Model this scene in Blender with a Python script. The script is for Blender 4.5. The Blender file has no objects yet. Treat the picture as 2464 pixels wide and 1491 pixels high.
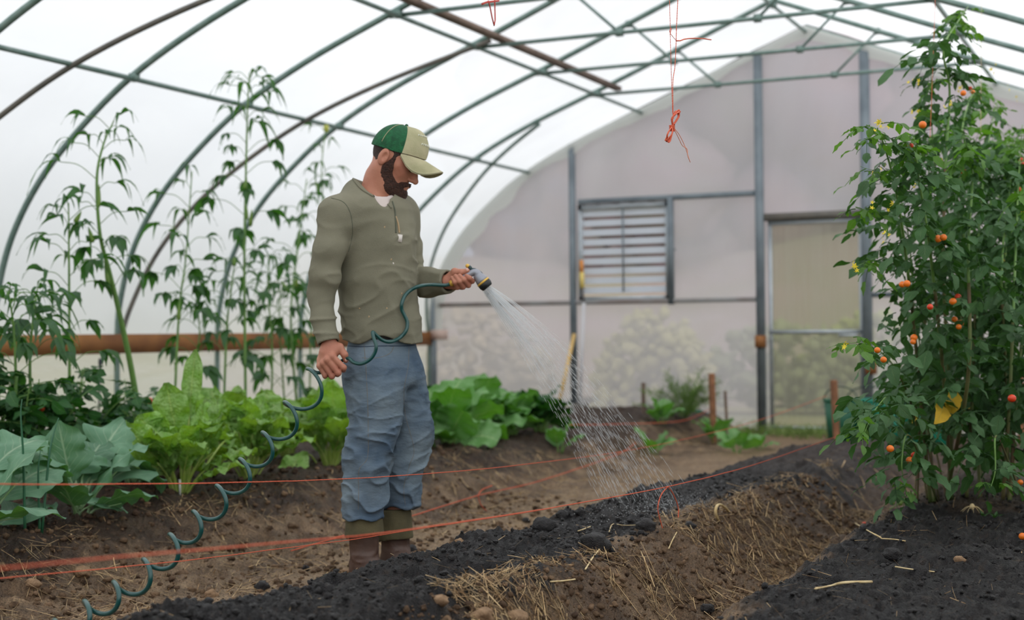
import bpy, math, random
import numpy as np
from mathutils import Vector, Matrix
random.seed(7); RNG = np.random.default_rng(7)
SC = bpy.context.scene; COL = SC.collection
PI = math.pi
# ------------------------------------------------------------------ camera
YAW, PITCH, ROLL, FPX, CAMZ = math.radians(24.96), math.radians(0.879), math.radians(0.54), 3422.0, 0.96
f_ = np.array([-math.sin(YAW)*math.cos(PITCH), math.cos(YAW)*math.cos(PITCH), math.sin(PITCH)])
r0 = np.array([math.cos(YAW), math.sin(YAW), 0.0]); u0 = np.cross(r0, f_)
r_ = r0*math.cos(ROLL) - u0*math.sin(ROLL); u_ = u0*math.cos(ROLL) + r0*math.sin(ROLL)
CP = np.array([0.0, 0.0, CAMZ])
cam = bpy.data.cameras.new('camera'); cam.sensor_width = 36.0; cam.lens = FPX/2464*36.0
cam.clip_start = 0.05; cam.clip_end = 300
cam.dof.use_dof = True; cam.dof.focus_distance = 4.6; cam.dof.aperture_fstop = 2.4; cam.dof.aperture_blades = 0
camo = bpy.data.objects.new('camera', cam); COL.objects.link(camo)
camo.matrix_world = Matrix(((r_[0], u_[0], -f_[0], 0), (r_[1], u_[1], -f_[1], 0), (r_[2], u_[2], -f_[2], CAMZ), (0, 0, 0, 1)))
SC.camera = camo
# ------------------------------------------------------------------ light: bright overcast sky
w = bpy.data.worlds.new('overcast_sky'); SC.world = w; w.use_nodes = True
nt = w.node_tree; bg = nt.nodes['Background']
tc = nt.nodes.new('ShaderNodeTexCoord'); sp = nt.nodes.new('ShaderNodeSeparateXYZ'); rp = nt.nodes.new('ShaderNodeValToRGB')
nt.links.new(tc.outputs['Generated'], sp.inputs[0]); nt.links.new(sp.outputs['Z'], rp.inputs[0])
rp.color_ramp.elements[0].position = 0.0; rp.color_ramp.elements[0].color = (0.36, 0.40, 0.48, 1)
rp.color_ramp.elements[1].position = 0.62; rp.color_ramp.elements[1].color = (1.0, 1.0, 1.0, 1)
nt.links.new(rp.outputs[0], bg.inputs['Color']); bg.inputs['Strength'].default_value = 1.15
SUN = bpy.data.lights.new('veiled_sun', 'SUN'); SUN.energy = 2.6; SUN.angle = math.radians(80); SUN.color = (1, 0.985, 0.96)
suno = bpy.data.objects.new('veiled_sun', SUN); COL.objects.link(suno)
suno.rotation_euler = Vector((0.7, -0.75, 0.9)).to_track_quat('Z', 'Y').to_euler()
SC.view_settings.view_transform = 'Standard'; SC.view_settings.look = 'None'
SC.view_settings.exposure = 0.09; SC.view_settings.gamma = 1.0; SC.view_settings.use_curve_mapping = False
# ------------------------------------------------------------------ pixel -> place helpers (frame 2464 x 1491)
def ray(px, py): return f_ + (px-1232.0)/FPX*r_ - (py-745.5)/FPX*u_
def at(px, py, d): return CP + d*ray(px, py)
def onX(px, py, X): q = ray(px, py); return CP + q*(X/q[0])
def onY(px, py, Y): q = ray(px, py); return CP + q*(Y/q[1])
def onZ(px, py, Z): q = ray(px, py); return CP + q*((Z-CAMZ)/q[2])
# ------------------------------------------------------------------ numpy noise
def _h(ix, iy, iz, s):
    n = (ix.astype(np.int64)*374761393 + iy.astype(np.int64)*668265263 + iz.astype(np.int64)*2147483647 + s*974634777) & 0xFFFFFFFF
    n = ((n ^ (n >> 13))*1274126177) & 0xFFFFFFFF
    n = (n ^ (n >> 16)) & 0xFFFFFFFF
    n = (n*2246822519) & 0xFFFFFFFF; n = n ^ (n >> 15)
    return n.astype(np.float64)/4294967295.0*2-1
def n3(P, sc=1.0, s=0):
    Q = np.asarray(P)*sc; I = np.floor(Q); F = Q-I; F = F*F*(3-2*F); I = I.astype(np.int64); o = 0
    for a in (0, 1):
        wa = F[..., 0] if a else 1-F[..., 0]
        for b in (0, 1):
            wb = F[..., 1] if b else 1-F[..., 1]
            for c in (0, 1):
                wc = F[..., 2] if c else 1-F[..., 2]
                o = o + wa*wb*wc*_h(I[..., 0]+a, I[..., 1]+b, I[..., 2]+c, s)
    return o
def n2(x, y, sc=1.0, s=0):
    x = np.asarray(x)*sc; y = np.asarray(y)*sc
    ix = np.floor(x); iy = np.floor(y); fx = x-ix; fy = y-iy
    fx = fx*fx*(3-2*fx); fy = fy*fy*(3-2*fy); z = np.zeros_like(ix)
    return (_h(ix, iy, z, s)*(1-fx)+_h(ix+1, iy, z, s)*fx)*(1-fy) + (_h(ix, iy+1, z, s)*(1-fx)+_h(ix+1, iy+1, z, s)*fx)*fy
def nrm(v): v = np.asarray(v, float); return v/(np.linalg.norm(v, axis=-1, keepdims=True)+1e-12)
# ------------------------------------------------------------------ mesh builder
class MB:
    def __init__(s): s.V = []; s.F4 = []; s.F3 = []; s.UV = []; s.C = []; s.n = 0
    def add(s, V, F, uv=None, col=None):
        V = np.asarray(V, float).reshape(-1, 3); F = np.asarray(F, int)
        s.V.append(V); (s.F4 if F.shape[1] == 4 else s.F3).append(F+s.n)
        s.UV.append(np.zeros((len(V), 2)) if uv is None else np.asarray(uv).reshape(-1, 2))
        s.C.append(np.ones((len(V), 3)) if col is None else np.broadcast_to(np.asarray(col, float), (len(V), 3)))
        s.n += len(V); return s
    def build(s, name, mat=None, parent=None, smooth=True, loc=None, color=False):
        V = np.concatenate(s.V) if s.V else np.zeros((0, 3))
        if loc is not None: V = V-np.asarray(loc)
        if len(V): assert np.isfinite(V).all(), name
        me = bpy.data.meshes.new(name)
        f4 = np.concatenate(s.F4) if s.F4 else np.zeros((0, 4), int); f3 = np.concatenate(s.F3) if s.F3 else np.zeros((0, 3), int)
        me.vertices.add(len(V)); me.vertices.foreach_set('co', V.astype(np.float32).ravel())
        li = np.concatenate([f4.ravel(), f3.ravel()]).astype(np.int32); nf = len(f4)+len(f3)
        me.loops.add(len(li)); me.loops.foreach_set('vertex_index', li)
        st = np.concatenate([np.arange(len(f4))*4, len(f4)*4+np.arange(len(f3))*3]).astype(np.int32)
        me.polygons.add(nf); me.polygons.foreach_set('loop_start', st)
        me.polygons.foreach_set('use_smooth', np.full(nf, smooth))
        me.update(calc_edges=True)
        uvl = me.uv_layers.new(name='UV'); uvl.data.foreach_set('uv', np.concatenate(s.UV)[li].astype(np.float32).ravel())
        if color:
            ca = me.color_attributes.new('Col', 'FLOAT_COLOR', 'POINT')
            c = np.concatenate(s.C); c = np.concatenate([c, np.ones((len(c), 1))], 1)
            ca.data.foreach_set('color', c.astype(np.float32).ravel())
        me.validate()
        if mat: me.materials.append(mat)
        o = bpy.data.objects.new(name, me); COL.objects.link(o)
        if parent is not None: o.parent = parent
        if loc is not None: o.location = loc
        return o
def grid_faces(nu, nv, wrapu=False):
    i = np.arange(nv-1)[:, None]; j = np.arange(nu if wrapu else nu-1)[None, :]; j2 = (j+1) % nu
    return np.stack([i*nu+j, i*nu+j2, (i+1)*nu+j2, (i+1)*nu+j], -1).reshape(-1, 4)
def tube(mb, P, R, seg=8, cap=True, flat=1.0, col=None, closed=False):
    P = np.asarray(P, float); n = len(P); R = np.broadcast_to(np.asarray(R, float), (n,))
    T = nrm(np.gradient(P, axis=0)); ref = np.array([0, 0, 1.0]) if abs(T[0][2]) < .9 else np.array([1.0, 0, 0])
    A = nrm(np.cross(T[0], ref)); As = [A]
    for i in range(1, n):
        A = A-T[i]*np.dot(A, T[i]); A = A/(np.linalg.norm(A)+1e-9); As.append(A)
    As = np.array(As); Bs = np.cross(T, As); th = np.arange(seg)/seg*2*PI
    V = P[:, None]+R[:, None, None]*(np.cos(th)[None, :, None]*As[:, None]+flat*np.sin(th)[None, :, None]*Bs[:, None])
    V = V.reshape(-1, 3); uv = np.stack([np.tile(np.arange(seg)/seg, n), np.repeat(np.arange(n)/max(1, n-1), seg)], -1)
    k = mb.n; mb.add(V, grid_faces(seg, n, True), uv, col)
    if cap and not closed:
        for e in (0, n-1):
            ring = k+e*seg+np.arange(seg); c = mb.n
            mb.add([P[e]], np.zeros((0, 3), int), None, col)
            idx = np.arange(seg); a = ring[idx]; b = ring[(idx+1) % seg]
            f = np.stack([np.full(seg, c), b, a] if e == 0 else [np.full(seg, c), a, b], -1); mb.F3.append(f)
    return mb
def box(mb, c, sz, R=None, col=None):
    c = np.asarray(c, float); s = np.asarray(sz, float)/2
    v = np.array([[x, y, z] for x in (-1, 1) for y in (-1, 1) for z in (-1, 1)], float)*s
    if R is not None: v = v@np.asarray(R).T
    return mb.add(v+c, [[0, 1, 3, 2], [4, 6, 7, 5], [0, 4, 5, 1], [2, 3, 7, 6], [0, 2, 6, 4], [1, 5, 7, 3]], None, col)
def bar(mb, a, b, w, h, up=(0, 0, 1), col=None):
    a = np.asarray(a, float); b = np.asarray(b, float); t = nrm(b-a); s = nrm(np.cross(t, up)); u = np.cross(s, t)
    return box(mb, (a+b)/2, (np.linalg.norm(b-a), w, h), np.stack([t, s, u], 1), col)
def spline(P, n):
    P = np.asarray(P, float); m = len(P)
    if m == 2: return P[0]+(P[1]-P[0])*np.linspace(0, 1, n)[:, None]
    Q = np.vstack([2*P[0]-P[1], P, 2*P[-1]-P[-2]]); t = np.linspace(0, m-1-1e-9, n); i = t.astype(int); u = (t-i)[:, None]
    p0, p1, p2, p3 = Q[i], Q[i+1], Q[i+2], Q[i+3]
    return .5*((2*p1)+(-p0+p2)*u+(2*p0-5*p1+4*p2-p3)*u**2+(-p0+3*p1-3*p2+p3)*u**3)
_ico = {}
def ico(sub=1):
    if sub not in _ico:
        import bmesh
        bm = bmesh.new(); bmesh.ops.create_icosphere(bm, subdivisions=sub, radius=1.0)
        bm.verts.ensure_lookup_table(); _ico[sub] = (np.array([v.co[:] for v in bm.verts]), np.array([[v.index for v in f.verts] for f in bm.faces])); bm.free()
    return _ico[sub]
def ball(mb, c, r, sub=2, rough=0.0, seed=0, col=None):
    V, F = ico(sub); V = V*(1+rough*(n3(V, 1.7, seed)+.5*n3(V, 3.9, seed+5)))[:, None] if rough else V
    return mb.add(np.asarray(c)+V*np.asarray(r), F, None, col)
# ------------------------------------------------------------------ object helpers
def tag(o, label, cat, group=None, kind=None):
    if label: o['label'] = label
    if cat: o['category'] = cat
    if group: o['group'] = group
    if kind: o['kind'] = kind
    return o
def thing(name, label, cat, loc=(0, 0, 0), group=None, rz=0, kind=None):
    o = bpy.data.objects.new(name, None); COL.objects.link(o); o.empty_display_size = .1
    o.location = loc; o.rotation_euler = (0, 0, rz); return tag(o, label, cat, group, kind)
def struct(o, label=None, cat='structure'): o['kind'] = 'structure'; o['category'] = cat; o['label'] = label or o.name; return o
def cp(o, parent=None, loc=None):
    c = o.copy(); COL.objects.link(c)
    if parent is not None: c.parent = parent
    if loc is not None: c.location = loc
    return c
# ------------------------------------------------------------------ materials
def srgb(r, g, b):
    return tuple(((c/255)/12.92 if c/255 <= .04045 else (((c/255)+.055)/1.055)**2.4) for c in (r, g, b))+(1,)
def M(name, c, rough=.6, c2=None, ns=8., bump=0., bs=60., metal=0., spec=.5, tl=0., tlc=None, attr=False, isl=0., det=4., coat=0.):
    m = bpy.data.materials.new(name); m.use_nodes = True; t = m.node_tree; N = t.nodes; L = t.links; b = N['Principled BSDF']
    b.inputs['Roughness'].default_value = rough; b.inputs['Metallic'].default_value = metal
    b.inputs['Specular IOR Level'].default_value = spec; b.inputs['Coat Weight'].default_value = coat
    tcn = N.new('ShaderNodeTexCoord'); out = None
    b.inputs['Base Color'].default_value = c
    if attr:
        a = N.new('ShaderNodeAttribute'); a.attribute_name = 'Col'; out = a.outputs['Color']
    if c2 is not None:
        nz = N.new('ShaderNodeTexNoise'); nz.inputs['Scale'].default_value = ns; nz.inputs['Detail'].default_value = det
        L.new(tcn.outputs['Object'], nz.inputs['Vector'])
        r = N.new('ShaderNodeValToRGB'); r.color_ramp.elements[0].position = .35; r.color_ramp.elements[1].position = .65
        r.color_ramp.elements[0].color = c; r.color_ramp.elements[1].color = c2; L.new(nz.outputs[0], r.inputs[0])
        if out is not None:
            mx = N.new('ShaderNodeMix'); mx.data_type = 'RGBA'; mx.blend_type = 'MULTIPLY'; mx.inputs[0].default_value = 1
            L.new(out, mx.inputs[6]); L.new(r.outputs[0], mx.inputs[7]); out = mx.outputs[2]
        else: out = r.outputs[0]
    if isl:
        g = N.new('ShaderNodeNewGeometry'); hv = N.new('ShaderNodeHueSaturation')
        mr = N.new('ShaderNodeMapRange'); mr.inputs[3].default_value = 1-isl; mr.inputs[4].default_value = 1+isl
        L.new(g.outputs['Random Per Island'], mr.inputs[0]); L.new(mr.outputs[0], hv.inputs['Value'])
        if out is not None: L.new(out, hv.inputs['Color'])
        else: hv.inputs['Color'].default_value = c
        out = hv.outputs[0]
    if out is not None: L.new(out, b.inputs['Base Color'])
    if bump:
        nz2 = N.new('ShaderNodeTexNoise'); nz2.inputs['Scale'].default_value = bs; nz2.inputs['Detail'].default_value = 6
        L.new(tcn.outputs['Object'], nz2.inputs['Vector'])
        bp = N.new('ShaderNodeBump'); bp.inputs['Strength'].default_value = bump; bp.inputs['Distance'].default_value = .01
        L.new(nz2.outputs[0], bp.inputs['Height']); L.new(bp.outputs[0], b.inputs['Normal'])
    if tl:
        tr = N.new('ShaderNodeBsdfTranslucent'); tr.inputs[0].default_value = tlc or c
        if tlc is None and out is not None: L.new(out, tr.inputs[0])
        ms = N.new('ShaderNodeMixShader'); ms.inputs[0].default_value = tl
        L.new(b.outputs[0], ms.inputs[1]); L.new(tr.outputs[0], ms.inputs[2]); L.new(ms.outputs[0], N['Material Output'].inputs[0])
    return m
def leafmat(name, c, cv, tlc, nv=8., slope=.35, savoy=0., tl=.35, rough=.5, isl=.18, patch=None):
    m = bpy.data.materials.new(name); m.use_nodes = True; t = m.node_tree; N = t.nodes; L = t.links; b = N['Principled BSDF']
    b.inputs['Roughness'].default_value = rough; b.inputs['Specular IOR Level'].default_value = .4
    uv = N.new('ShaderNodeUVMap'); s = N.new('ShaderNodeSeparateXYZ'); L.new(uv.outputs[0], s.inputs[0])
    def ma(op, a, b2=None, cl=False):
        n = N.new('ShaderNodeMath'); n.operation = op; n.use_clamp = cl
        for i, q in enumerate((a, b2)):
            if q is None: continue
            if isinstance(q, (int, float)): n.inputs[i].default_value = q
            else: L.new(q, n.inputs[i])
        return n.outputs[0]
    au = ma('ABSOLUTE', s.outputs[0]); mid = ma('SUBTRACT', 1, ma('MULTIPLY', au, 14), True)
    tt = ma('MULTIPLY', ma('SUBTRACT', s.outputs[1], ma('MULTIPLY', au, slope)), nv)
    fr = ma('ABSOLUTE', ma('SUBTRACT', ma('FRACT', tt), .5)); side = ma('MULTIPLY', ma('SUBTRACT', 1, ma('MULTIPLY', fr, 9), True), ma('SUBTRACT', 1.1, au, True))
    vein = ma('MAXIMUM', mid, ma('MULTIPLY', side, .55))
    g = N.new('ShaderNodeNewGeometry'); mr = N.new('ShaderNodeMapRange'); mr.inputs[3].default_value = 1-isl; mr.inputs[4].default_value = 1+isl
    L.new(g.outputs['Random Per Island'], mr.inputs[0])
    tcn = N.new('ShaderNodeTexCoord'); nz = N.new('ShaderNodeTexNoise'); nz.inputs['Scale'].default_value = 14; L.new(tcn.outputs['Object'], nz.inputs[0])
    base = N.new('ShaderNodeMix'); base.data_type = 'RGBA'; base.inputs[6].default_value = c; base.inputs[7].default_value = patch or tuple(x*.72 for x in c[:3])+(1,)
    rr = N.new('ShaderNodeMapRange'); rr.inputs[1].default_value = .35; rr.inputs[2].default_value = .65; L.new(nz.outputs[0], rr.inputs[0]); L.new(rr.outputs[0], base.inputs[0])
    hv = N.new('ShaderNodeHueSaturation'); L.new(mr.outputs[0], hv.inputs['Value']); L.new(base.outputs[2], hv.inputs['Color'])
    mx = N.new('ShaderNodeMix'); mx.data_type = 'RGBA'; L.new(ma('MULTIPLY', vein, .8), mx.inputs[0]); L.new(hv.outputs[0], mx.inputs[6]); mx.inputs[7].default_value = cv
    L.new(mx.outputs[2], b.inputs['Base Color'])
    vor = N.new('ShaderNodeTexVoronoi'); vor.inputs['Scale'].default_value = 70 if savoy else 90; L.new(tcn.outputs['Object'], vor.inputs[0])
    hsum = ma('SUBTRACT', ma('MULTIPLY', vor.outputs[0], -savoy), ma('MULTIPLY', vein, .6))
    bp = N.new('ShaderNodeBump'); bp.inputs['Strength'].default_value = .6; bp.inputs['Distance'].default_value = .006; L.new(hsum, bp.inputs['Height']); L.new(bp.outputs[0], b.inputs['Normal'])
    tr = N.new('ShaderNodeBsdfTranslucent'); mt = N.new('ShaderNodeMix'); mt.data_type = 'RGBA'; mt.blend_type = 'MULTIPLY'; mt.inputs[0].default_value = 1
    mt.inputs[6].default_value = tlc; hv2 = N.new('ShaderNodeHueSaturation'); hv2.inputs['Color'].default_value = tlc; L.new(mr.outputs[0], hv2.inputs['Value'])
    L.new(hv2.outputs[0], tr.inputs[0])
    ms = N.new('ShaderNodeMixShader'); ms.inputs[0].default_value = tl; L.new(b.outputs[0], ms.inputs[1]); L.new(tr.outputs[0], ms.inputs[2]); L.new(ms.outputs[0], N['Material Output'].inputs[0])
    return m
def filmmat(name, tcol, dcol, transp, ns=1.2, var=.1, bump=.3, sx=(1, 1, 1)):
    """polythene film: part clear, part milky (translucent + diffuse)"""
    m = bpy.data.materials.new(name); m.use_nodes = True; t = m.node_tree; N = t.nodes; L = t.links; N.remove(N['Principled BSDF'])
    tr = N.new('ShaderNodeBsdfTransparent'); tr.inputs[0].default_value = tcol
    tl = N.new('ShaderNodeBsdfTranslucent'); tl.inputs[0].default_value = dcol
    df = N.new('ShaderNodeBsdfDiffuse'); df.inputs[0].default_value = dcol; gl = N.new('ShaderNodeBsdfGlossy'); gl.inputs['Roughness'].default_value = .35; gl.inputs[0].default_value = (.9, .9, .9, 1)
    a = N.new('ShaderNodeMixShader'); a.inputs[0].default_value = .2; L.new(tl.outputs[0], a.inputs[1]); L.new(df.outputs[0], a.inputs[2])
    g = N.new('ShaderNodeMixShader'); g.inputs[0].default_value = .06; L.new(a.outputs[0], g.inputs[1]); L.new(gl.outputs[0], g.inputs[2])
    c = N.new('ShaderNodeMixShader'); L.new(tr.outputs[0], c.inputs[2]); L.new(g.outputs[0], c.inputs[1])
    tcn = N.new('ShaderNodeTexCoord'); mp = N.new('ShaderNodeMapping'); mp.inputs['Scale'].default_value = sx; L.new(tcn.outputs['Object'], mp.inputs[0])
    nz = N.new('ShaderNodeTexNoise'); nz.inputs['Scale'].default_value = ns; nz.inputs['Detail'].default_value = 5; nz.inputs['Distortion'].default_value = .6; L.new(mp.outputs[0], nz.inputs[0])
    mr = N.new('ShaderNodeMapRange'); mr.inputs[1].default_value = .3; mr.inputs[2].default_value = .7; mr.inputs[3].default_value = transp-var; mr.inputs[4].default_value = transp+var; L.new(nz.outputs[0], mr.inputs[0]); L.new(mr.outputs[0], c.inputs[0])
    bp = N.new('ShaderNodeBump'); bp.inputs['Strength'].default_value = bump; bp.inputs['Distance'].default_value = .05; L.new(nz.outputs[0], bp.inputs['Height'])
    for q in (tl, df, gl): L.new(bp.outputs[0], q.inputs['Normal'])
    L.new(c.outputs[0], N['Material Output'].inputs[0]); return m
steel = M('galvanised_steel', srgb(104, 130, 122), .45, srgb(128, 148, 142), 14, metal=.25)
steel_dark = M('weathered_steel', srgb(92, 90, 86), .55, srgb(112, 106, 98), 10, metal=.2)
steel_post = M('grey_post_steel', srgb(128, 138, 145), .5, srgb(108, 118, 126), 5, metal=.3)
alu = M('pale_aluminium', srgb(190, 196, 202), .4, srgb(168, 176, 182), 6, metal=.4)
wood = M('treated_lumber', srgb(172, 116, 62), .7, srgb(128, 80, 44), 3.5, bump=.3, bs=30, det=8)
wood_old = M('weathered_board', srgb(132, 112, 100), .8, srgb(104, 86, 76), 6, bump=.3)
stakem = M('split_wood_stake', srgb(158, 108, 76), .8, srgb(118, 78, 52), 12, bump=.4)
twine_m = M('orange_twine', srgb(226, 110, 76), .7, srgb(205, 88, 60), 200)
hose_m = M('green_hose_vinyl', srgb(16, 74, 72), .3, spec=.6, coat=.2)
film_roof = filmmat('roof_film', (.97, .98, .985, 1), (.93, .955, .985, 1), .10, 1.1, .04, .25)
film_side = filmmat('side_film', (.9, .9, .9, 1), (.86, .86, .85, 1), .22, 1.5, .08, .6, (1, 1, 4))
film_end = filmmat('end_film', (.86, .85, .92, 1), (.84, .83, .92, 1), .32, .8, .07, .5, (1, 1, .35))
film_door = filmmat('door_panel', (.70, .70, .60, 1), (.52, .52, .46, 1), .42, 2.0, .07, .3, (6, 1, .3))
# ================================================================== GROUND
YEND = 13.0; XC = -3.03
KX = np.array([-12, -7.2, -6.6, -5.9, -5.5, -4.4, -4.1, -3.75, -3.45, -3.2, -2.7, -2.5, -2.22, -1.95, -1.75, -1.52, -1.38, -1.2, -1.04, .4, .9, 3, 12])
def base_h(X, Y):
    X = np.asarray(X, float); Y = np.asarray(Y, float)
    hc = np.interp(Y, [0, 2.7, 3.7, 4.4, 5.2, 7.1, 9.5, 10.6, 11.1], [.29, .28, .262, .235, .235, .205, .17, .13, .0])
    hl = np.interp(Y, [0, 9.5, 12.8, 13.2], [.2, .22, .22, .05]); hr = np.interp(Y, [0, 10.5, 11.2], [.2, .2, .03])
    s = lambda a, b, v: (lambda t: t*t*(3-2*t))(np.clip((v-a)/(b-a), 0, 1))
    left = hl*s(-3.5, -4.15, X)*s(-6.6, -5.7, X) + .03*s(-5.6, -6.6, X)
    mid = hc*s(-2.52, -2.2, X)*s(-1.40, -1.76, X)
    right = hr*s(-1.30, -1.04, X)*s(.9, .4, X)
    return left+mid+right
def ground_h(X, Y, fine=True):
    X = np.asarray(X, float); Y = np.asarray(Y, float); wx = X+.05*n2(X, Y, 2.2, 11)+.025*n2(X, Y, 7, 12)
    h = base_h(wx, Y)
    path = np.exp(-((X+2.98)/.42)**2)
    amp = 1-.55*path
    h = h+amp*(.022*n2(X, Y, 3.1, 1)+.016*n2(X, Y, 8, 2))
    if fine:
        h = h+amp*(.010*n2(X, Y, 21, 3)+.010*np.abs(n2(X, Y, 42, 4))+.008*n2(X, Y, 80, 5)+.005*n2(X, Y, 150, 6))
        lump = np.clip(n2(X, Y, 14, 8)-.35, 0, 1); h = h+.035*lump*amp
    return h
def gh(x, y): return float(ground_h(np.array([x]), np.array([y]))[0])
th = np.linspace(math.radians(-66), math.radians(32), 1120); rr_ = 1.3*np.exp(np.linspace(0, math.log(15.5/1.3), 700))
TH, RR = np.meshgrid(th, rr_); GX = RR*np.sin(TH); GY = RR*np.cos(TH); GZ = ground_h(GX, GY)
nz1 = n2(GX, GY, 3, 21); nz2 = n2(GX, GY, 11, 22); nz3 = n2(GX, GY, 45, 23); nzf = n2(GX, GY, 120, 24)
sm = lambda a, b, v: (lambda t: t*t*(3-2*t))(np.clip((v-a)/(b-a), 0, 1))
edge = .07*nz1+.05*nz2+.02*nz3
blk_mid = sm(-2.52, -2.42, GX+edge)*sm(-1.62, -1.70, GX+edge+np.interp(GY, [2, 3.3, 4.0, 4.6, 6, 7.2], [-.10, -.06, .02, .10, .13, -.1]))*sm(10.9, 10.5, GY)
blk_r = sm(-1.13, -1.04, GX+edge*.9)*sm(6.6, 6.1, GY+nz1*.2)
blk_r2 = .75*sm(-1.15, -1.0, GX+edge*.9)
BLK = np.maximum(blk_mid, np.maximum(blk_r, blk_r2))
tan = np.array(srgb(170, 143, 112)[:3]); brn = np.array(srgb(126, 101, 78)[:3]); dkb = np.array(srgb(66, 50, 40)[:3]); blk = np.array(srgb(28, 26, 28)[:3]); blk2 = np.array(srgb(38, 34, 34)[:3])
t1 = np.clip(.5+.5*nz2+.35*nz3, 0, 1)[..., None]; C0 = brn*(1-t1)+tan*t1
pth = np.exp(-((GX+2.95)/.4)**4)[..., None]; C0 = C0*(1-.6*pth)+.6*pth*(tan*1.0)
lb = (sm(-3.72, -4.0, GX+edge*1.6)*sm(-6.8, -6.2, GX))[..., None]; C0 = C0*(1-lb*.95)+dkb*(.8+.5*t1)*lb*.95
tr_ = (np.exp(-((GX+1.5)/.26)**4)*np.clip(.55+.8*nz1+.3*nz2, 0, 1))[..., None]; C0 = C0*(1-.7*tr_)+dkb*1.1*.7*tr_
tb = np.clip(.5+.7*nz3+.4*nzf, 0, 1)[..., None]; CB = blk*(1-tb)+blk2*tb
far_ = (sm(6.8, 8.5, GY)*.5)[..., None]; fs = (sm(6.0, 7.0, GY+.4*nz1)*np.exp(-((GX+1.65)/.35)**4)*.8)[..., None]; C0 = C0*(1-fs)+np.array(srgb(76, 58, 46)[:3])*fs
CB = CB*(1-far_)+np.array(srgb(72, 54, 44)[:3])*far_
mot = (np.clip(.5+1.1*n2(GX, GY, 6, 61)+.9*n2(GX, GY, 17, 62), 0, 1)*sm(-3.1, -3.5, GX)*sm(-4.6, -4.2, GX)*.48)[..., None]; C0 = C0*(1-mot)+dkb*mot
C0 = C0*(.86+.3*np.clip(n2(GX, GY, 28, 63)+.4, 0, 1))[..., None]
GC = C0*(1-BLK[..., None])+CB*BLK[..., None]
crumb = np.clip((nzf-.55)*4, 0, 1)[..., None]*.35; GC = GC*(1-crumb)+np.array(srgb(128, 100, 74)[:3])*crumb*(1-.6*BLK[..., None])+GC*crumb*.6*BLK[..., None]
soil = M('garden_soil', (.55, .54, .54, 1), .8, (1.3, 1.28, 1.27, 1), 140, bump=1., bs=210, attr=True, spec=.35, det=8)
soil.node_tree.nodes['Principled BSDF'].inputs['Specular IOR Level'].default_value = .35
soil.node_tree.nodes['Principled BSDF'].inputs['Roughness'].default_value = .55
soil.node_tree.nodes['Bump'].inputs['Distance'].default_value = .02
GF = grid_faces(TH.shape[1], TH.shape[0]); GV = np.stack([GX, GY, GZ], -1).reshape(-1, 3); GCf = GC.reshape(-1, 3)
fm = GV[GF].mean(1); eb = .03*n2(fm[:, 0], fm[:, 1], 4, 31)
midm = (fm[:, 0] > -2.50+eb) & (fm[:, 0] < -1.52+eb) & (fm[:, 1] < 10.95)
rtm = (fm[:, 0] > -1.22+eb) & (fm[:, 1] < 11.2)
ltm = (fm[:, 0] < -3.72+eb) & (fm[:, 0] > -6.3+eb) & (fm[:, 1] < 12.96)
def sub_ground(mask, name):
    f = GF[mask]; ids, inv = np.unique(f, return_inverse=True)
    return MB().add(GV[ids], inv.reshape(-1, 4), None, GCf[ids]).build(name, soil, color=True)
insd = (fm[:, 0] > -7.04) & (fm[:, 1] < 13.04) & (fm[:, 0] < .90)
o = sub_ground(~(midm | rtm | ltm) & insd, 'floor'); struct(o, 'trodden brown earth path strewn with straw between the beds', 'floor')
o = sub_ground(midm, 'compost_bed'); tag(o, 'raised middle bed capped with black compost, being watered', 'garden bed')
o = sub_ground(rtm & insd, 'compost_bed'); tag(o, 'raised right bed of black compost under the tomato vines', 'garden bed')
o = sub_ground(ltm, 'planting_bed'); tag(o, 'dark soil bed on the left carrying the row of leafy greens', 'garden bed')
m = MB(); xs = np.linspace(-60, 60, 40); ys = np.linspace(-20, 90, 40); XX, YY = np.meshgrid(xs, ys)
ZZ = -.06+.15*n2(XX, YY, .2, 3)*sm(16, 24, YY)
m.add(np.stack([XX, YY, ZZ], -1), grid_faces(40, 40)); o = m.build('ground_outside', M('rough_grass', srgb(128, 134, 84), .9, srgb(150, 140, 100), .5)); struct(o, 'grassy slope outside the greenhouse', 'ground')
hx = np.linspace(-15, 14, 60); hv = np.linspace(0, 1, 12); HX, HV = np.meshgrid(hx, hv)
hh = 2.6+.8*n2(HX, HX*0, .3, 5); m = MB(); m.add(np.stack([HX, 19+HV*5+.3*n2(HX, HV*5, .7, 6), -.1+hh*np.sin(HV*PI*.5)+.15*n2(HX, HV*6, 1.1, 4)], -1), grid_faces(60, 12))
o = m.build('hillside', M('bank_grass', srgb(136, 128, 108), .9, srgb(150, 132, 126), .8)); struct(o, 'grassy bank rising behind the end wall', 'hill')
def hit(px, py, fine=True):
    q = ray(px, py); ds = np.linspace(2.0, 14.0, 6000); P = CP+ds[:, None]*q; v = P[:, 2]-ground_h(P[:, 0], P[:, 1], fine); i = int(np.argmax(v < 0)); return P[i].copy()
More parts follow.
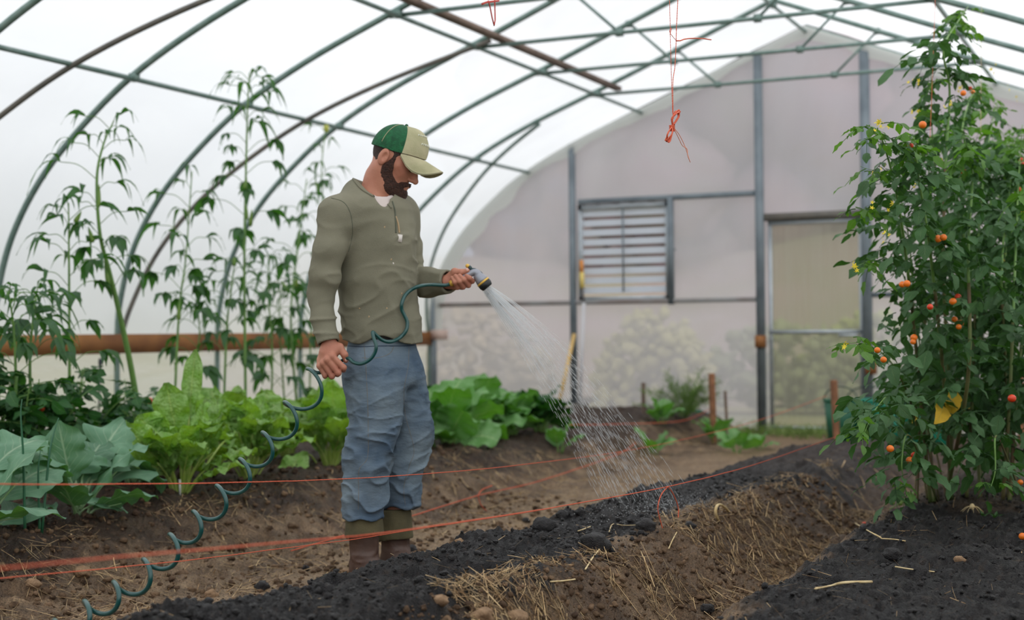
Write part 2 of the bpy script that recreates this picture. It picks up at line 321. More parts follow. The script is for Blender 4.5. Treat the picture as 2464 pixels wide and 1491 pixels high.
# ---- crumbs, clods and straw
def surf_pts(n, x0, x1, y0, y1, seed):
    rg = np.random.default_rng(seed); x = rg.uniform(x0, x1, n)
    y = np.sqrt(rg.uniform(y0**2, y1**2, n)) if y0 > 0 else rg.uniform(y0, y1, n)
    y = y0+(y1-y0)*rg.uniform(0, 1, n)**1.4
    return x, y, ground_h(x, y), rg
def crumbs(n, x0, x1, y0, y1, seed, name, label, mat, s0=.003, s1=.014, p=3.0):
    x, y, z, rg = surf_pts(n, x0, x1, y0, y1, seed); V, F = ico(2); s = s0+(s1-s0)*rg.uniform(0, 1, n)**p
    d = 1+.45*n3(V[None]+np.arange(n)[:, None, None]*3.1, 1.5, seed)+.22*n3(V[None]+np.arange(n)[:, None, None]*5.3, 3.4, seed+1)
    S = s[:, None, None]*np.stack([rg.uniform(.7, 1.3, n), rg.uniform(.7, 1.3, n), rg.uniform(.6, 1, n)], -1)[:, None, :]
    P = V[None]*d[..., None]*S+np.stack([x, y, z+s*.25], -1)[:, None]
    Fa = (F[None]+np.arange(n)[:, None, None]*len(V)).reshape(-1, 3)
    return tag(MB().add(P.reshape(-1, 3), Fa).build(name, mat), label, 'soil crumbs', kind='stuff')
m_blkc = M('black_compost', srgb(24, 22, 24), .5, srgb(40, 36, 36), 120, bump=1., bs=260, isl=.4, spec=.5)
m_brnc = M('brown_earth', srgb(124, 100, 78), .9, srgb(70, 54, 42), 12, bump=.8, bs=160, isl=.3, spec=.2)
m_drkc = M('dark_earth', srgb(64, 48, 40), .9, srgb(96, 76, 60), 60, bump=.8, bs=160, isl=.35, spec=.2)
crumbs(6500, -2.5, -1.72, 2.3, 7.4, 41, 'compost_crumbs', 'black crumbs over the top of the middle compost bed', m_blkc, .002, .012, 4)
crumbs(3600, -1.1, -.1, 2.6, 6.9, 42, 'compost_crumbs', 'black crumbs over the right-hand compost bed', m_blkc, .002, .012, 4)
crumbs(5200, -1.74, -1.3, 2.8, 7.5, 43, 'earth_crumbs', 'brown crumbs on the strawy slope beside the middle bed', m_brnc, .002, .012, 2.6)
crumbs(5500, -4.2, -2.6, 3.0, 7.5, 44, 'earth_crumbs', 'brown crumbs along the path where the man stands', m_brnc, .002, .016, 3.2)
crumbs(1600, -5.0, -4.0, 3.6, 8.5, 45, 'earth_crumbs', 'dark crumbs on the edge of the leafy greens bed', m_drkc, .003, .02, 3.5)
def clod(px, py, dpx, mat, label, X=None, seed=0, squash=.8):
    q = hit(px, py+dpx*.25); z = q[2]; dep = np.dot(q-CP, f_); r = dpx/2/FPX*dep; m = MB(); ball(m, (0, 0, r*squash*.55), (r, r*.9, r*squash), 3, .28, seed)
    o = m.build('soil_clod', mat); o.location = (q[0], q[1], z-.003); return tag(o, label, 'clod')
for i, (px, py, dpx, X, lb) in enumerate([
    (990, 1318, 30, -2.2, 'round black clod on the bed crest just right of the man\'s boots'),
    (1353, 1236, 30, -2.2, 'black clod on the bed crest, first of the row below the spray'),
    (1396, 1228, 24, -2.2, 'small black clod right of the first crest clod'),
    (1436, 1222, 20, -2.2, 'pea-like black clod on the crest left of the wet patch'),
    (1266, 1250, 20, -2.2, 'tiny black clod at the crest left of the large smooth clod'),
    (1310, 1262, 56, -2.1, 'broad smooth grey-black clod on the bed top'),
    (1553, 1262, 46, -2.0, 'blocky black clod on the bed top left of the twine ends'),
    (1660, 1262, 28, -1.98, 'dark clod on the bed top right of the twine ends'),
    (1430, 1305, 70, -1.95, 'fibrous dark clod at the upper rim of the straw slope'),
    (630, 1408, 36, -2.18, 'black clod on the left end of the bed crest'),
    (735, 1365, 20, -2.2, 'small black clod on the crest left of the boots'),
    (1700, 1462, 36, -1.4, 'round dark clod in the furrow at the bottom of the picture'),
    (2150, 1330, 44, -.95, 'black lump beneath the crossed straws on the right bed')]):
    clod(px, py, dpx, m_blkc, lb, X, i+1)
m_clay = M('pale_clay', srgb(158, 128, 98), .9, srgb(120, 94, 70), 30, bump=.9, bs=90)
for i, (px, py, dpx, X, lb) in enumerate([
    (1160, 1475, 62, -1.72, 'large crumbly clay clod at the bottom edge of the picture'),
    (1060, 1440, 40, -1.8, 'tan clay clod where black compost meets brown earth'),
    (1240, 1480, 58, -1.66, 'brown clay clod right of the largest clay clod'),
    (1105, 1300, 24, -2.17, 'flat tan stone half sunk on the black crest'),
    (510, 1426, 34, -3.0, 'flat tan stone on the path right of the coiled hose'),
    (245, 1478, 40, -2.95, 'reddish brown stone under the lowest hose coil'),
    (200, 1372, 40, -3.35, 'pointed brown clod on the path left of the hose'),
    (80, 1400, 40, -3.2, 'broad clay lump at the left foot of the greens bed'),
    (830, 1372, 22, -2.25, 'pale stone on the black crest left of the boots'),
    (2308, 1342, 28, -.8, 'mossy tan pebble on the right black bed')]):
    clod(px, py, dpx, m_clay, lb, X, i+31, .7)
straw_m = M('dry_straw', srgb(206, 178, 134), .55, srgb(140, 108, 72), 25, isl=.5, tl=.12)
def straw(n, x0, x1, y0, y1, seed, name, label, l0=.02, l1=.14, w0=.0009, lift=.012):
    x, y, z, rg = surf_pts(n, x0, x1, y0, y1, seed); mb = MB(); az = rg.uniform(0, PI, n)+(.4 if x1 < -1 else 0); ln = l0+(l1-l0)*rg.uniform(0, 1, n)**2.2
    if n > 300: k_ = n2(x, y, 5, seed)+.6*n2(x, y, 13, seed+1) > -.12; x, y, z, az, ln = x[k_], y[k_], z[k_], az[k_], ln[k_]; n = len(x)
    tx = np.linspace(-.5, .5, 5); c = rg.normal(0, .07, n)*2
    px = x[:, None]+ln[:, None]*(tx*np.cos(az)[:, None]-(tx**2)*np.sin(az)[:, None]*c[:, None]); py = y[:, None]+ln[:, None]*(tx*np.sin(az)[:, None]+(tx**2)*np.cos(az)[:, None]*c[:, None])
    zz = ground_h(px, py); zl = (zz[:, :1]*(1-(tx+.5))+zz[:, -1:]*(tx+.5)); pz = zl+np.clip((zz-zl).max(1), 0, .03)[:, None]*.75+.001+rg.uniform(0, 1, n)[:, None]**3*lift+rg.normal(0, .010, n)[:, None]*tx*2
    P = np.stack([px, py, pz], -1); wd = (.35+1.9*rg.uniform(0, 1, n)**2.2)*w0; T = nrm(np.gradient(P, axis=1)); S = nrm(np.cross(T, [0, 0, 1.0])); U = np.cross(S, T)
    V = np.stack([P+S*wd[:, None, None], P+U*wd[:, None, None]*.45, P-S*wd[:, None, None], P-U*wd[:, None, None]*.45], 2).reshape(n, 20, 3)
    f = grid_faces(4, 5, True); mb.add(V.reshape(-1, 3), (f[None]+np.arange(n)[:, None, None]*20).reshape(-1, 4))
    return tag(mb.build(name, straw_m), label, 'straw', kind='stuff')
straw(7500, -1.80, -1.34, 3.3, 8.0, 51, 'straw_litter', 'dry straw on the brown slope of the middle bed', .02, .15, .0011)
straw(420, -1.42, -1.15, 3.2, 8.0, 52, 'straw_litter', 'dry straw lying in the furrow between the black beds')
straw(70, -2.3, -1.8, 2.5, 6.8, 53, 'straw_litter', 'a few dry straws on top of the middle black bed')
straw(150, -1.1, -.2, 3.0, 6.6, 54, 'straw_litter', 'scattered dry straws on the right black bed')
straw(7000, -4.05, -2.6, 3.0, 8.8, 55, 'straw_litter', 'dry straw over the path around the man\'s feet', .02, .18, .0012)
straw(500, -4.0, -3.3, 7.0, 12.5, 56, 'straw_litter', 'straw on the far brown bank below the end wall', .03, .2, .0016)
straw(420, -1.9, -1.3, 6.5, 10.5, 57, 'straw_litter', 'straw on the far end of the dark middle bed', .03, .2, .0014)
m_pale = M('bleached_stalk', srgb(226, 205, 160), .6, srgb(196, 168, 116), 30)
def stalk(pts, X, r, name, label, mat=m_pale, n=14):
    P = []
    for px, py in pts: P.append(hit(px, py)-.012*f_/1.0+np.array([0, 0, .006]))
    if mat is m_pale and name == 'bent_stalk': P = [hit(*pts[0])]; P = [P[0]]+[onX(px, py, P[0][0]) for px, py in pts[1:]]
    P = spline(P, n); c = P.mean(0); m = MB(); tube(m, P, r, 7, flat=.7); return tag(m.build(name, mat, loc=P[0]), label, 'stalk')
stalk([(1730, 1256), (1722, 1235), (1724, 1218), (1733, 1213), (1746, 1222), (1762, 1240), (1775, 1252)], -1.84, .0065, 'bent_stalk', 'thick bleached stalk bent into a hoop at the bed edge')
stalk([(1960, 1419), (1996, 1412), (2030, 1404), (2096, 1402)], -1.02, .004, 'straw_stem', 'long pale straw stem near the left edge of the right bed')
stalk([(2056, 1260), (2085, 1278), (2118, 1296)], -1.0, .0032, 'straw_stem', 'straight pale straw leaning up from the right bed crest')
stalk([(2118, 1298), (2150, 1300), (2176, 1304)], -.98, .003, 'straw_stem', 'flat straw crossing below the leaning straw')
stalk([(2152, 1366), (2190, 1372), (2245, 1378)], -.85, .0032, 'straw_stem', 'rooted straw lying in the middle of the right bed')
stalk([(1408, 1372), (1425, 1345), (1445, 1320)], -1.75, .003, 'straw_stem', 'upright pale straw on the slope left of the furrow')
stalk([(1325, 1402), (1355, 1400), (1383, 1396)], -1.76, .0035, 'straw_stem', 'thick pale straw at the lower slope of the middle bed')
stalk([(1390, 1280), (1405, 1275), (1420, 1269)], -1.95, .003, 'straw_stem', 'short straw chip on the black top of the middle bed')
stalk([(1465, 1282), (1474, 1263), (1500, 1266), (1542, 1265)], -1.92, .0018, 'straw_stem', 'kinked thin straw on the middle bed top')
stalk([(1608, 1322), (1618, 1300), (1628, 1282)], -1.85, .0022, 'straw_stem', 'straw standing up right of the twine ends')
# ================================================================== GREENHOUSE
HP = np.array([[0, 3.74], [.5, 3.54], [1.0, 3.34], [1.55, 3.12], [2.27, 2.84], [2.8, 2.58], [3.2, 2.30], [3.55, 1.98], [3.8, 1.62], [3.93, 1.25], [3.97, .9], [3.97, 0]])
half = spline(HP, 60)
def profile(off=0.0):
    h = half.copy(); d = nrm(np.gradient(h, axis=0)); n = np.stack([-d[:, 1], d[:, 0]], 1)*(1); n[n[:, 1] < 0] *= 1
    n = np.where((n[:, :1]*1 < 0) & (n[:, 1:] < .01), -n, n); h = h+n*off; R = np.stack([XC+h[:, 0], h[:, 1]], 1); Lf = np.stack([XC-h[:, 0], h[:, 1]], 1)[::-1]
    return np.vstack([Lf[:-1], R])
pr = profile()
def roofz(u): return float(np.interp(abs(u), half[:, 0], half[:, 1]))
BOWY = [13.0-1.2*k for k in range(0, 16)]
ordn = ['end', 'second', 'third', 'fourth', 'fifth', 'sixth', 'seventh', 'eighth', 'ninth', 'tenth', 'eleventh', 'twelfth', 'thirteenth', 'fourteenth', 'fifteenth', 'sixteenth']
def bow_mesh(r):
    m = MB(); tube(m, np.stack([pr[:, 0]-XC, np.zeros(len(pr)), pr[:, 1]], 1), r, 10); return m
bow0 = None; mesh_t = {}
for k, Y in enumerate(BOWY):
    lab = f'grey steel arch bow, {ordn[k]} one counted back from the end wall'
    b = thing('arch_bow', lab, 'greenhouse arch', (XC, Y, 0), 'steel arch bows of the greenhouse')
    def part(key, fn, nm):
        if key not in mesh_t:
            mesh_t[key] = fn().build(nm, steel, b); return
        o = mesh_t[key].copy(); COL.objects.link(o); o.parent = b
    part('bow', lambda: bow_mesh(.021), 'bow_pipe')
    if k >= 1:
        part('tie', lambda: tube(MB(), [(-1.68, .03, 3.07), (0, .03, 3.07), (1.68, .03, 3.07)], .015, 8), 'tie_bar')
        for s in (-1, 1): part('s%d' % s, lambda: tube(MB(), [(s*.5, .03, 3.07), (s*.86, .02, 3.40)], .011, 8), 'strut')
        for ci, cc in enumerate([(s_*a_, y_, z_) for s_ in (-1, 1) for a_, y_, z_ in ((.5, .03, 3.07), (.86, .01, 3.395), (1.66, .02, 3.08))]):
            part('cl%d' % ci, lambda: box(MB(), cc, (.05, .045, .05)), 'clamp')
for (u, z, nm, lb) in [(-2.8, 2.55, 'purlin_pipe', 'long steel purlin pipe low along the left roof slope'), (-1.6, 3.06, 'purlin_pipe', 'steel purlin pipe along the left tie bar ends'),
                       (1.66, 3.07, 'purlin_pipe', 'steel purlin pipe along the right tie bar ends'), (0, 3.69, 'ridge_pipe', 'steel ridge pipe under the roof peak'), (2.8, 2.55, 'purlin_pipe', 'steel purlin pipe low along the right roof slope')]:
    m = MB(); tube(m, [(XC+u, -5, z), (XC+u, 4, z), (XC+u, 12.97, z)], .0165, 8)
    for Y in BOWY: box(m, (XC+u, Y, z+.01), (.05, .05, .05))
    tag(m.build(nm, steel), lb, 'purlin')
m = MB(); bar(m, (XC-1.42, 7.0, 3.11), (XC-1.42, 11.85, 3.11), .06, .035); tag(m.build('hanging_board', wood_old), 'weathered brown board laid across the tie bars near the left slope', 'board')
def brace(y0, y1, u0_, u1_, lb, mat=steel_dark):
    idx = np.where((pr[:, 0]-XC >= -u0_) & (pr[:, 0]-XC <= -u1_) & (pr[:, 1] > .85))[0]; q = pr[idx]; s = np.cumsum(np.r_[0, np.linalg.norm(np.diff(q, axis=0), axis=1)]); s /= s[-1]
    P = np.stack([q[:, 0]+.045, y0+(y1-y0)*s, q[:, 1]-.02], 1); m = MB(); tube(m, P, .017, 8); tag(m.build('wind_brace', mat), lb, 'brace')
brace(5.75, 7.0, 3.99, 1.2, 'dark slanting brace crossing the purlin at the far left'); brace(8.15, 9.4, 3.99, 1.5, 'slanting steel brace behind the man rising from the wall to the roof'); brace(12.95, 11.8, 3.99, 2.2, 'slim slanting brace in the corner beside the end wall', steel)
# film skins
def skin(sel, name, mat, lab, off=.028, amp=.01, y0=-6.0, y1=13.03):
    q = profile(0)[sel]; d = nrm(np.gradient(q, axis=0)); n = np.stack([-d[:, 1], d[:, 0]], 1); q = q+n*off
    ys = np.arange(y0, y1+.001, .1); A, B = np.meshgrid(np.arange(len(q)), ys); X = q[A, 0]; Z = q[A, 1]; Nn = n[A.astype(int)]
    t = ((13.0-B) % 1.2)/1.2; sag = amp*(np.sin(PI*t))*-1+.006*n2(A*.1, B, 3, 5)
    V = np.stack([X+Nn[..., 0]*sag, B, Z+Nn[..., 1]*sag], -1); return struct(MB().add(V, grid_faces(len(q), len(ys))).build(name, mat), lab, 'film')
iz = np.where(pr[:, 1] > .86)[0]; il = np.where((pr[:, 1] <= .92) & (pr[:, 0] < XC))[0]; ir = np.where((pr[:, 1] <= .92) & (pr[:, 0] > XC))[0]
skin(iz, 'ceiling', film_roof, 'white translucent film stretched over the arches'); skin(il, 'wall_left', film_side, 'pale roll-up film below the hip board on the left', .03, .02); skin(ir, 'wall_right', film_side, 'pale roll-up film low on the right side', .03, .02)
for s, nm, lb in ((-1, 'hip_board', 'brown lumber hip board running along the left wall'), (1, 'hip_board', 'brown lumber hip board along the right wall behind the tomatoes')):
    m = MB(); bar(m, (XC+s*3.925, -5, .90), (XC+s*3.925, 12.95, .90), .04, .14); tag(m.build(nm, wood), lb, 'board')
m = MB(); bar(m, (XC-3.93, -5, .03), (XC-3.93, 12.95, .03), .04, .14); struct(m.build('baseboard_left', wood_old), 'wooden baseboard at the foot of the left wall', 'board')
# hanging drop strap on left wall
m = MB(); P = [onX(242, 862, -6.9), onX(240, 900, -6.9), onX(238, 1000, -6.9)]; tube(m, spline(P, 8), [.02, .022, .016, .012, .01, .01, .01, .01], 6, flat=.3); tag(m.build('dangling_strap', M('black_strap', srgb(50, 56, 62), .6)), 'dark strap hanging from the hip board at the left', 'strap')
# END WALL ------------------------------------------------------------
def XE(px, py=700): return onY(px, py, YEND)[0]
def ZE(px, py): return onY(px, py, YEND)[2]
LX0, LX1 = XE(1392, 600), XE(1612, 600); LZ0, LZ1 = ZE(1500, 722), ZE(1500, 488)
DX0, DX1 = XE(1850, 700), XE(2078, 700); DZ1 = ZE(1960, 525)
xs = np.unique(np.concatenate([np.linspace(-7, .94, 110), [LX0, LX1, DX0, DX1]])); mb = MB()
def top(x): return roofz(x-XC)
nvv = 60
Vv = []
for x in xs:
    Vv.append(np.stack([np.full(nvv, x), np.full(nvv, YEND+.03), np.linspace(0, 1, nvv)*(top(x)-.01)], -1))
Vv = np.array(Vv); rad = lambda cx, cz, a, b, fq: 0
Xw, Zw = Vv[..., 0], Vv[..., 2]
wr = .006*n2(Xw, Zw, 3, 7)
for (cx, cz, fq, am) in [(DX0-.05, 1.25, 17, .012), (DX0-.05, 2.3, 15, .010), (DX1+.05, 2.2, 13, .010), (LX1+.05, 1.1, 15, .008)]:
    an = np.arctan2(Zw-cz, Xw-cx); dd = np.hypot(Xw-cx, Zw-cz); wr = wr+am*np.sin(an*fq+2*n2(Xw, Zw, 2, 9))*np.exp(-dd/1.1)*np.clip(dd*4, 0, 1)
Vv[..., 1] += wr
F = []
ids = np.arange(len(xs)*nvv).reshape(len(xs), nvv)
for i in range(len(xs)-1):
    xm = (xs[i]+xs[i+1])/2
    for j in range(nvv-1):
        zm = Vv[i:i+2, j:j+2, 2].mean()
        if LX0 < xm < LX1 and LZ0 < zm < LZ1: continue
        if DX0 < xm < DX1 and zm < DZ1: continue
        F.append([ids[i, j], ids[i+1, j], ids[i+1, j+1], ids[i, j+1]])
struct(mb.add(Vv.reshape(-1, 3), F).build('wall_back', film_end), 'hazy translucent film end wall with mauve and green tones', 'film wall')
# white film fold along the end arch
q = pr[iz]; m = MB(); inn = q+(np.array([XC, 1.6])-q)*np.clip(.045+.02*n2(q[:, 0], q[:, 1], 4, 3), .02, .1)[:, None]
V = np.stack([np.stack([q[:, 0], np.full(len(q), 12.93), q[:, 1]], 1), np.stack([inn[:, 0], np.full(len(q), 12.96), inn[:, 1]], 1)], 0)
m.add(V.reshape(-1, 3), grid_faces(len(q), 2)); struct(m.build('trim_1', M('white_film_fold', srgb(228, 230, 226), .6, tl=.5)), 'folded white film along the end arch', 'trim')
EF = thing('end_wall_frame', 'grey steel frame of posts and rails on the end wall', 'frame', (0, 0, 0))
def epost(px, w, z1, lab=None):
    x = XE(px); m = MB(); box(m, (x, YEND-.03, z1/2), (w, .05, z1)); return m.build('post', steel_post, EF)
epost(1382, .055, top(XE(1382))); epost(1832, .075, top(XE(1832))); epost(2088, .085, top(XE(2088)))
m = MB(); box(m, (-6.93, YEND-.04, .7), (.05, .05, 1.4)); m.build('post', steel_post, EF); m = MB(); box(m, (.85, YEND-.04, .7), (.05, .05, 1.4)); m.build('post', steel_post, EF)
def erail(p0, p1, h, mat=steel_post, y=.03):
    a = onY(p0[0], p0[1], YEND-y); b = onY(p1[0], p1[1], YEND-y); z = (a[2]+b[2])/2; m = MB(); box(m, ((a[0]+b[0])/2, YEND-y, z), (abs(b[0]-a[0]), .04, h)); return m.build('rail', mat, EF)
erail((1392, 484), (1826, 466), .05); erail((1620, 600), (1626, 600), .01); erail((1840, 522), (2084, 514), .07, steel_dark)
m = MB(); x = XE(1618); box(m, (x, YEND-.03, (LZ0+LZ1)/2), (.05, .05, LZ1-LZ0+.1)); m.build('post', steel_post, EF)
rail_z = ZE(1440, 727); m = MB(); box(m, ((-6.95+XE(1826))/2, YEND-.035, rail_z), (XE(1826)+6.95, .03, .045)); m.build('rail', M('rusty_rail', srgb(132, 120, 116), .7, srgb(150, 150, 150), 3), EF)
m = MB(); box(m, ((XE(2098)+.95)/2, YEND-.035, rail_z+.02), (.95-XE(2098), .03, .045)); m.build('rail', steel_post, EF)
for (px, py) in ((1830, 821), (2096, 885)):
    q = onY(px, py, YEND-.07); m = MB(); box(m, q, (.10, .035, .11)); tag(m.build('wood_block', wood), 'small square wooden block screwed to the %s door post' % ('left' if px < 2000 else 'right'), 'wood block')
q = onY(1055, 805, YEND-.07); m = MB(); box(m, q, (.2, .035, .1)); tag(m.build('wood_block', M('pinkish_board', srgb(206, 180, 170), .7)), 'pale wooden block at the left corner of the end wall', 'wood block')
# door
D = thing('door_1', 'closed greenhouse door with twin wall plastic panels', 'door', (0, 0, 0)); D['kind'] = 'structure'
zmid = ZE(1960, 798)
m = MB(); ys = YEND+.0
m2 = MB(); XXd, ZZd = np.meshgrid(np.linspace(DX0+.03, DX1-.03, 12), np.linspace(.04, DZ1-.03, 20)); m2.add(np.stack([XXd, np.full_like(XXd, YEND+.01), ZZd], -1), grid_faces(12, 20)); m2.build('door_panel', film_door, D)
for a, b, w in (((DX0+.02, .04), (DX0+.02, DZ1-.02), .03), ((DX1-.02, .04), (DX1-.02, DZ1-.02), .03)):
    m = MB(); box(m, (a[0], YEND-.005, (a[1]+b[1])/2), (w, .03, b[1]-a[1])); m.build('door_stile', alu, D)
for z, h in ((.05, .03), (zmid, .035), (DZ1-.03, .04)):
    m = MB(); box(m, ((DX0+DX1)/2, YEND-.006, z), (DX1-DX0, .03, h)); m.build('door_rail', alu, D)
m = MB(); tube(m, [(DX1-.22, YEND-.05, zmid-.03), (DX1-.13, YEND-.06, zmid-.035), (DX1-.05, YEND-.05, zmid-.03)], .013, 8); m.build('door_handle', alu, D)
# louvre shutter
W1 = thing('shutter_vent', 'aluminium louvre shutter vent set in the end wall', 'vent', (0, 0, 0))
lw = LX1-LX0-.06; lc = (LX0+LX1)/2+.01
for i in range(9):
    z = LZ0+.06+(LZ1-LZ0-.1)*i/9+.04; m = MB()
    hh = (LZ1-LZ0-.1)/9; v = np.array([[-lw/2, .0, hh*.36], [lw/2, .0, hh*.36], [lw/2, -.016, -hh*.30], [-lw/2, -.016, -hh*.30], [-lw/2, .006, hh*.36], [lw/2, .006, hh*.36], [lw/2, -.010, -hh*.32], [-lw/2, -.010, -hh*.32]])+np.array([lc, YEND+.0, z])
    m.add(v, [[0, 1, 2, 3], [4, 7, 6, 5], [0, 4, 5, 1], [3, 2, 6, 7], [0, 3, 7, 4], [1, 5, 6, 2]]); m.build('slat', M('slat_aluminium', srgb(232, 236, 244), .45, tl=.6) if i == 0 else bpy.data.materials['slat_aluminium'], W1, smooth=False)
m = MB()
for (cx, cz, sx, sz) in ((lc, LZ0+.02, lw+.06, .04), (lc, LZ1-.03, lw+.06, .05), (LX0+.025, (LZ0+LZ1)/2, .035, LZ1-LZ0), (LX1-.02, (LZ0+LZ1)/2, .03, LZ1-LZ0)): box(m, (cx, YEND, cz), (sx, .06, sz))
m.build('vent_frame', alu, W1); m = MB(); tube(m, [(lc, YEND-.04, LZ0+.08), (lc, YEND-.04, LZ1-.05)], .009, 6); m.build('linkage_rod', steel_post, W1)

# tools leaning at the end wall
g0 = onY(1340, 1000, 12.6); a = onY(1382, 803, YEND-.08); b = onY(1341, 990, 12.72)
T1 = thing('shovel', 'yellow wooden handled tool leaning on the end wall post', 'tool', b); m = MB(); tube(m, [b, a], .019, 8); m.build('handle', M('yellow_handle', srgb(228, 190, 120), .5), T1, loc=None).location = -np.array(b)
m = MB(); q = b+(b-a)*.08; tube(m, [b, b+nrm(b-a)*.07, b+nrm(b-a)*.12], [.022, .05, .055], 8, flat=.3); m.build('socket', steel_dark, T1).location = -np.array(b)
a = onY(1399, 626, YEND-.07); mid = onY(1401, 693, YEND-.09); mid2 = onY(1405, 728, YEND-.1); b = onY(1395, 985, 12.8)
T2 = thing('push_broom', 'white handled pole with orange and yellow grip beside the shutter', 'tool', b)
for (p, q_, rr0, cn, nm) in ((a, onY(1400, 655, YEND-.08), .02, srgb(222, 142, 60), 'grip'), (onY(1400, 655, YEND-.08), mid, .024, srgb(226, 200, 112), 'grip_sleeve'), (mid, mid2, .012, srgb(90, 84, 84), 'ferrule'), (mid2, b, .018, srgb(206, 204, 208), 'handle')):
    m = MB(); tube(m, [p, q_], rr0, 8); m.build(nm, M(nm+'_paint', cn, .5), T2).location = -np.array(b)
m = MB(); box(m, b+np.array([0, 0, .02]), (.16, .06, .08)); m.build('broom_head', steel_dark, T2).location = -np.array(b)
# stakes
def stake(p0, p1, Y, w, lab, mat=stakem):
    a = onY(p0[0], p0[1], Y); b = onY(p1[0], p1[1], Y); b[2] = min(b[2], gh(b[0], b[1]))-.02; m = MB(); tube(m, [b, (a+b)/2, a-np.array([0, 0, .01]), a], [w*.8, w, w, w*.9], 4, flat=.7); tag(m.build('wooden_stake', mat, loc=b, smooth=False), lab, 'stake')
stake((1712, 898), (1717, 990), 11.6, .042, 'tall wooden stake on the left bank near the end wall'); stake((2006, 914), (2014, 1040), 10.75, .040, 'wooden stake at the end of the middle bed beside the green buckets')
stake((1548, 920), (1548, 985), 12.2, .03, 'short dark stake left of the feathery bush', wood_old); stake((1182, 925), (1182, 960), 12.0, .03, 'dark stub stake behind the squash leaves', wood_old); stake((2452, 870), (2458, 1010), 9.5, .035, 'reddish stake behind the tomato vines at the right edge'); stake((1745, 940), (1750, 1000), 11.9, .02, 'thin dark stake right of the tall stake', wood_old)
# baskets
bk = M('green_bucket', srgb(24, 92, 66), .5); bk2 = M('teal_tote', srgb(18, 130, 104), .5); blkm = M('black_handle', srgb(50, 70, 66), .5)
def bucket(px, py, Y, r0_, r1_, h, lab, mat, handle=True, name='garden_bucket'):
    q = onY(px, py, Y); z = gh(q[0], q[1]); q[2] = max(z, q[2]) if False else z; t = thing(name, lab, 'bucket', q); m = MB()
    zz = [0, 0, h, h, h*.97, .01, .01]; rr = [0.001, r0_, r1_, r1_-.008, r1_-.01, r0_-.008, .001]; th_ = np.arange(20)/20*2*PI
    V = np.stack([np.array(rr)[:, None]*np.cos(th_), np.array(rr)[:, None]*np.sin(th_), np.repeat(np.array(zz)[:, None], 20, 1)], -1)
    m.add(V.reshape(-1, 3), grid_faces(20, 7, True)); m.build('tub', mat, t); m = MB(); tube(m, [(r1_*math.cos(a), r1_*math.sin(a), h) for a in np.linspace(0, 2*PI, 21)], .009, 6, cap=False); m.build('rim', mat, t)
    if handle: m = MB(); tube(m, [(r1_*math.cos(a), 0, h+.11*math.sin(a)) for a in np.linspace(0, PI, 14)], .006, 6); m.build('handle', blkm, t)
    return t
bucket(2024, 1060, 11.5, .10, .135, .36, 'dark green bucket behind the end stake of the middle bed', bk)
bucket(2092, 1060, 11.7, .14, .18, .36, 'teal tote with looped handle just right of the dark green bucket', bk2)
bucket(2165, 1060, 11.4, .14, .18, .36, 'teal tote half hidden behind the tomato foliage', bk2)
bucket(2240, 1060, 11.2, .14, .18, .34, 'teal tote farthest right behind the vines', bk2)
# green drip tape on the bank
m = MB(); a = onY(1270, 985, 12.4); b = onY(1345, 992, 12.4); tube(m, [a, b], .02, 6, flat=.4); tag(m.build('edging_strip', bk2), 'green strip lying behind the squash leaves', 'strip')
m = MB(); a = onY(1600, 988, 12.1); b = onY(1690, 990, 12.1); tube(m, [a, b], .02, 6, flat=.5); tag(m.build('edging_strip', bk2), 'green strip under the feathery bush', 'strip')
m = MB(); a = onY(1366, 985, 12.3); b = onY(1366, 1035, 12.3); tube(m, [b, a], .014, 6); tag(m.build('garden_peg', bk2), 'green peg standing at the foot of the leaning tools', 'peg')
# outside trees seen hazily through the end wall
def treeblob(x, y, h, r, c1, c2, lab):
    t = thing('autumn_tree', lab, 'tree', (x, y, 0), 'trees beyond the end wall'); m = MB(); tube(m, [(0, 0, 0), (0, 0, h*.5)], [.2, .12], 7); m.build('trunk', wood_old, t)
    m = MB()
    for i in range(16):
        a = random.uniform(0, 2*PI); rr = random.uniform(0, r*.75); z = h*random.uniform(.3, 1); ball(m, (rr*math.cos(a), rr*math.sin(a), z), r*random.uniform(.35, .6), 2, .35, i)
    m.build('crown', M('autumn_foliage', c1, .9, c2, 1.2, tl=.2), t)
cols = [(srgb(128, 108, 118), srgb(150, 118, 122)), (srgb(150, 118, 108), srgb(118, 108, 120)), (srgb(122, 116, 104), srgb(142, 112, 118)), (srgb(112, 112, 122), srgb(136, 116, 124))]
kinds = ['mauve grey', 'rusty', 'olive grey', 'slate grey']
k = 0
for x, y, h, r in [(-11.5, 27, 6, 2.2), (-10, 25, 6.5, 2.3), (-8.4, 23.5, 7, 2.4), (-7, 27, 8.6, 2.8), (-4.6, 24.5, 7.6, 2.5), (-2.2, 26.5, 8.6, 2.6), (.2, 25, 7.4, 2.5), (-10, 31, 9, 2.6), (-7.4, 33, 11, 3.4), (-3.6, 32, 10.5, 3.3), (1.5, 32, 10, 3.2), (-12.5, 30, 6.5, 2.2)]:
    treeblob(x, y, h, r, *cols[k % 4], ['far left', 'left', 'centre left', 'centre', 'centre right', 'right', 'far right', 'rear left', 'rear centre', 'rear right', 'rear far right', 'outermost left'][k]+' '+kinds[k % 4]+' autumn tree beyond the end wall'); k += 1
def shrub_out(x, y, h, r, c, lab):
    m = MB()
    for i in range(420):
        a = random.uniform(-1, 1); ball(m, (r*1.3*a, random.uniform(-.4, .4), h*random.uniform(.0, 1)**1.2*(1-.6*a*a)+.04), random.uniform(.03, .10), 1, .5, i)
    tag(m.build('outdoor_shrub', M('shrub_leaf', c, .9, tuple(q*.8 for q in c[:3])+(1,), 1.5), loc=None), lab, 'shrub').location = (x, y, 0)
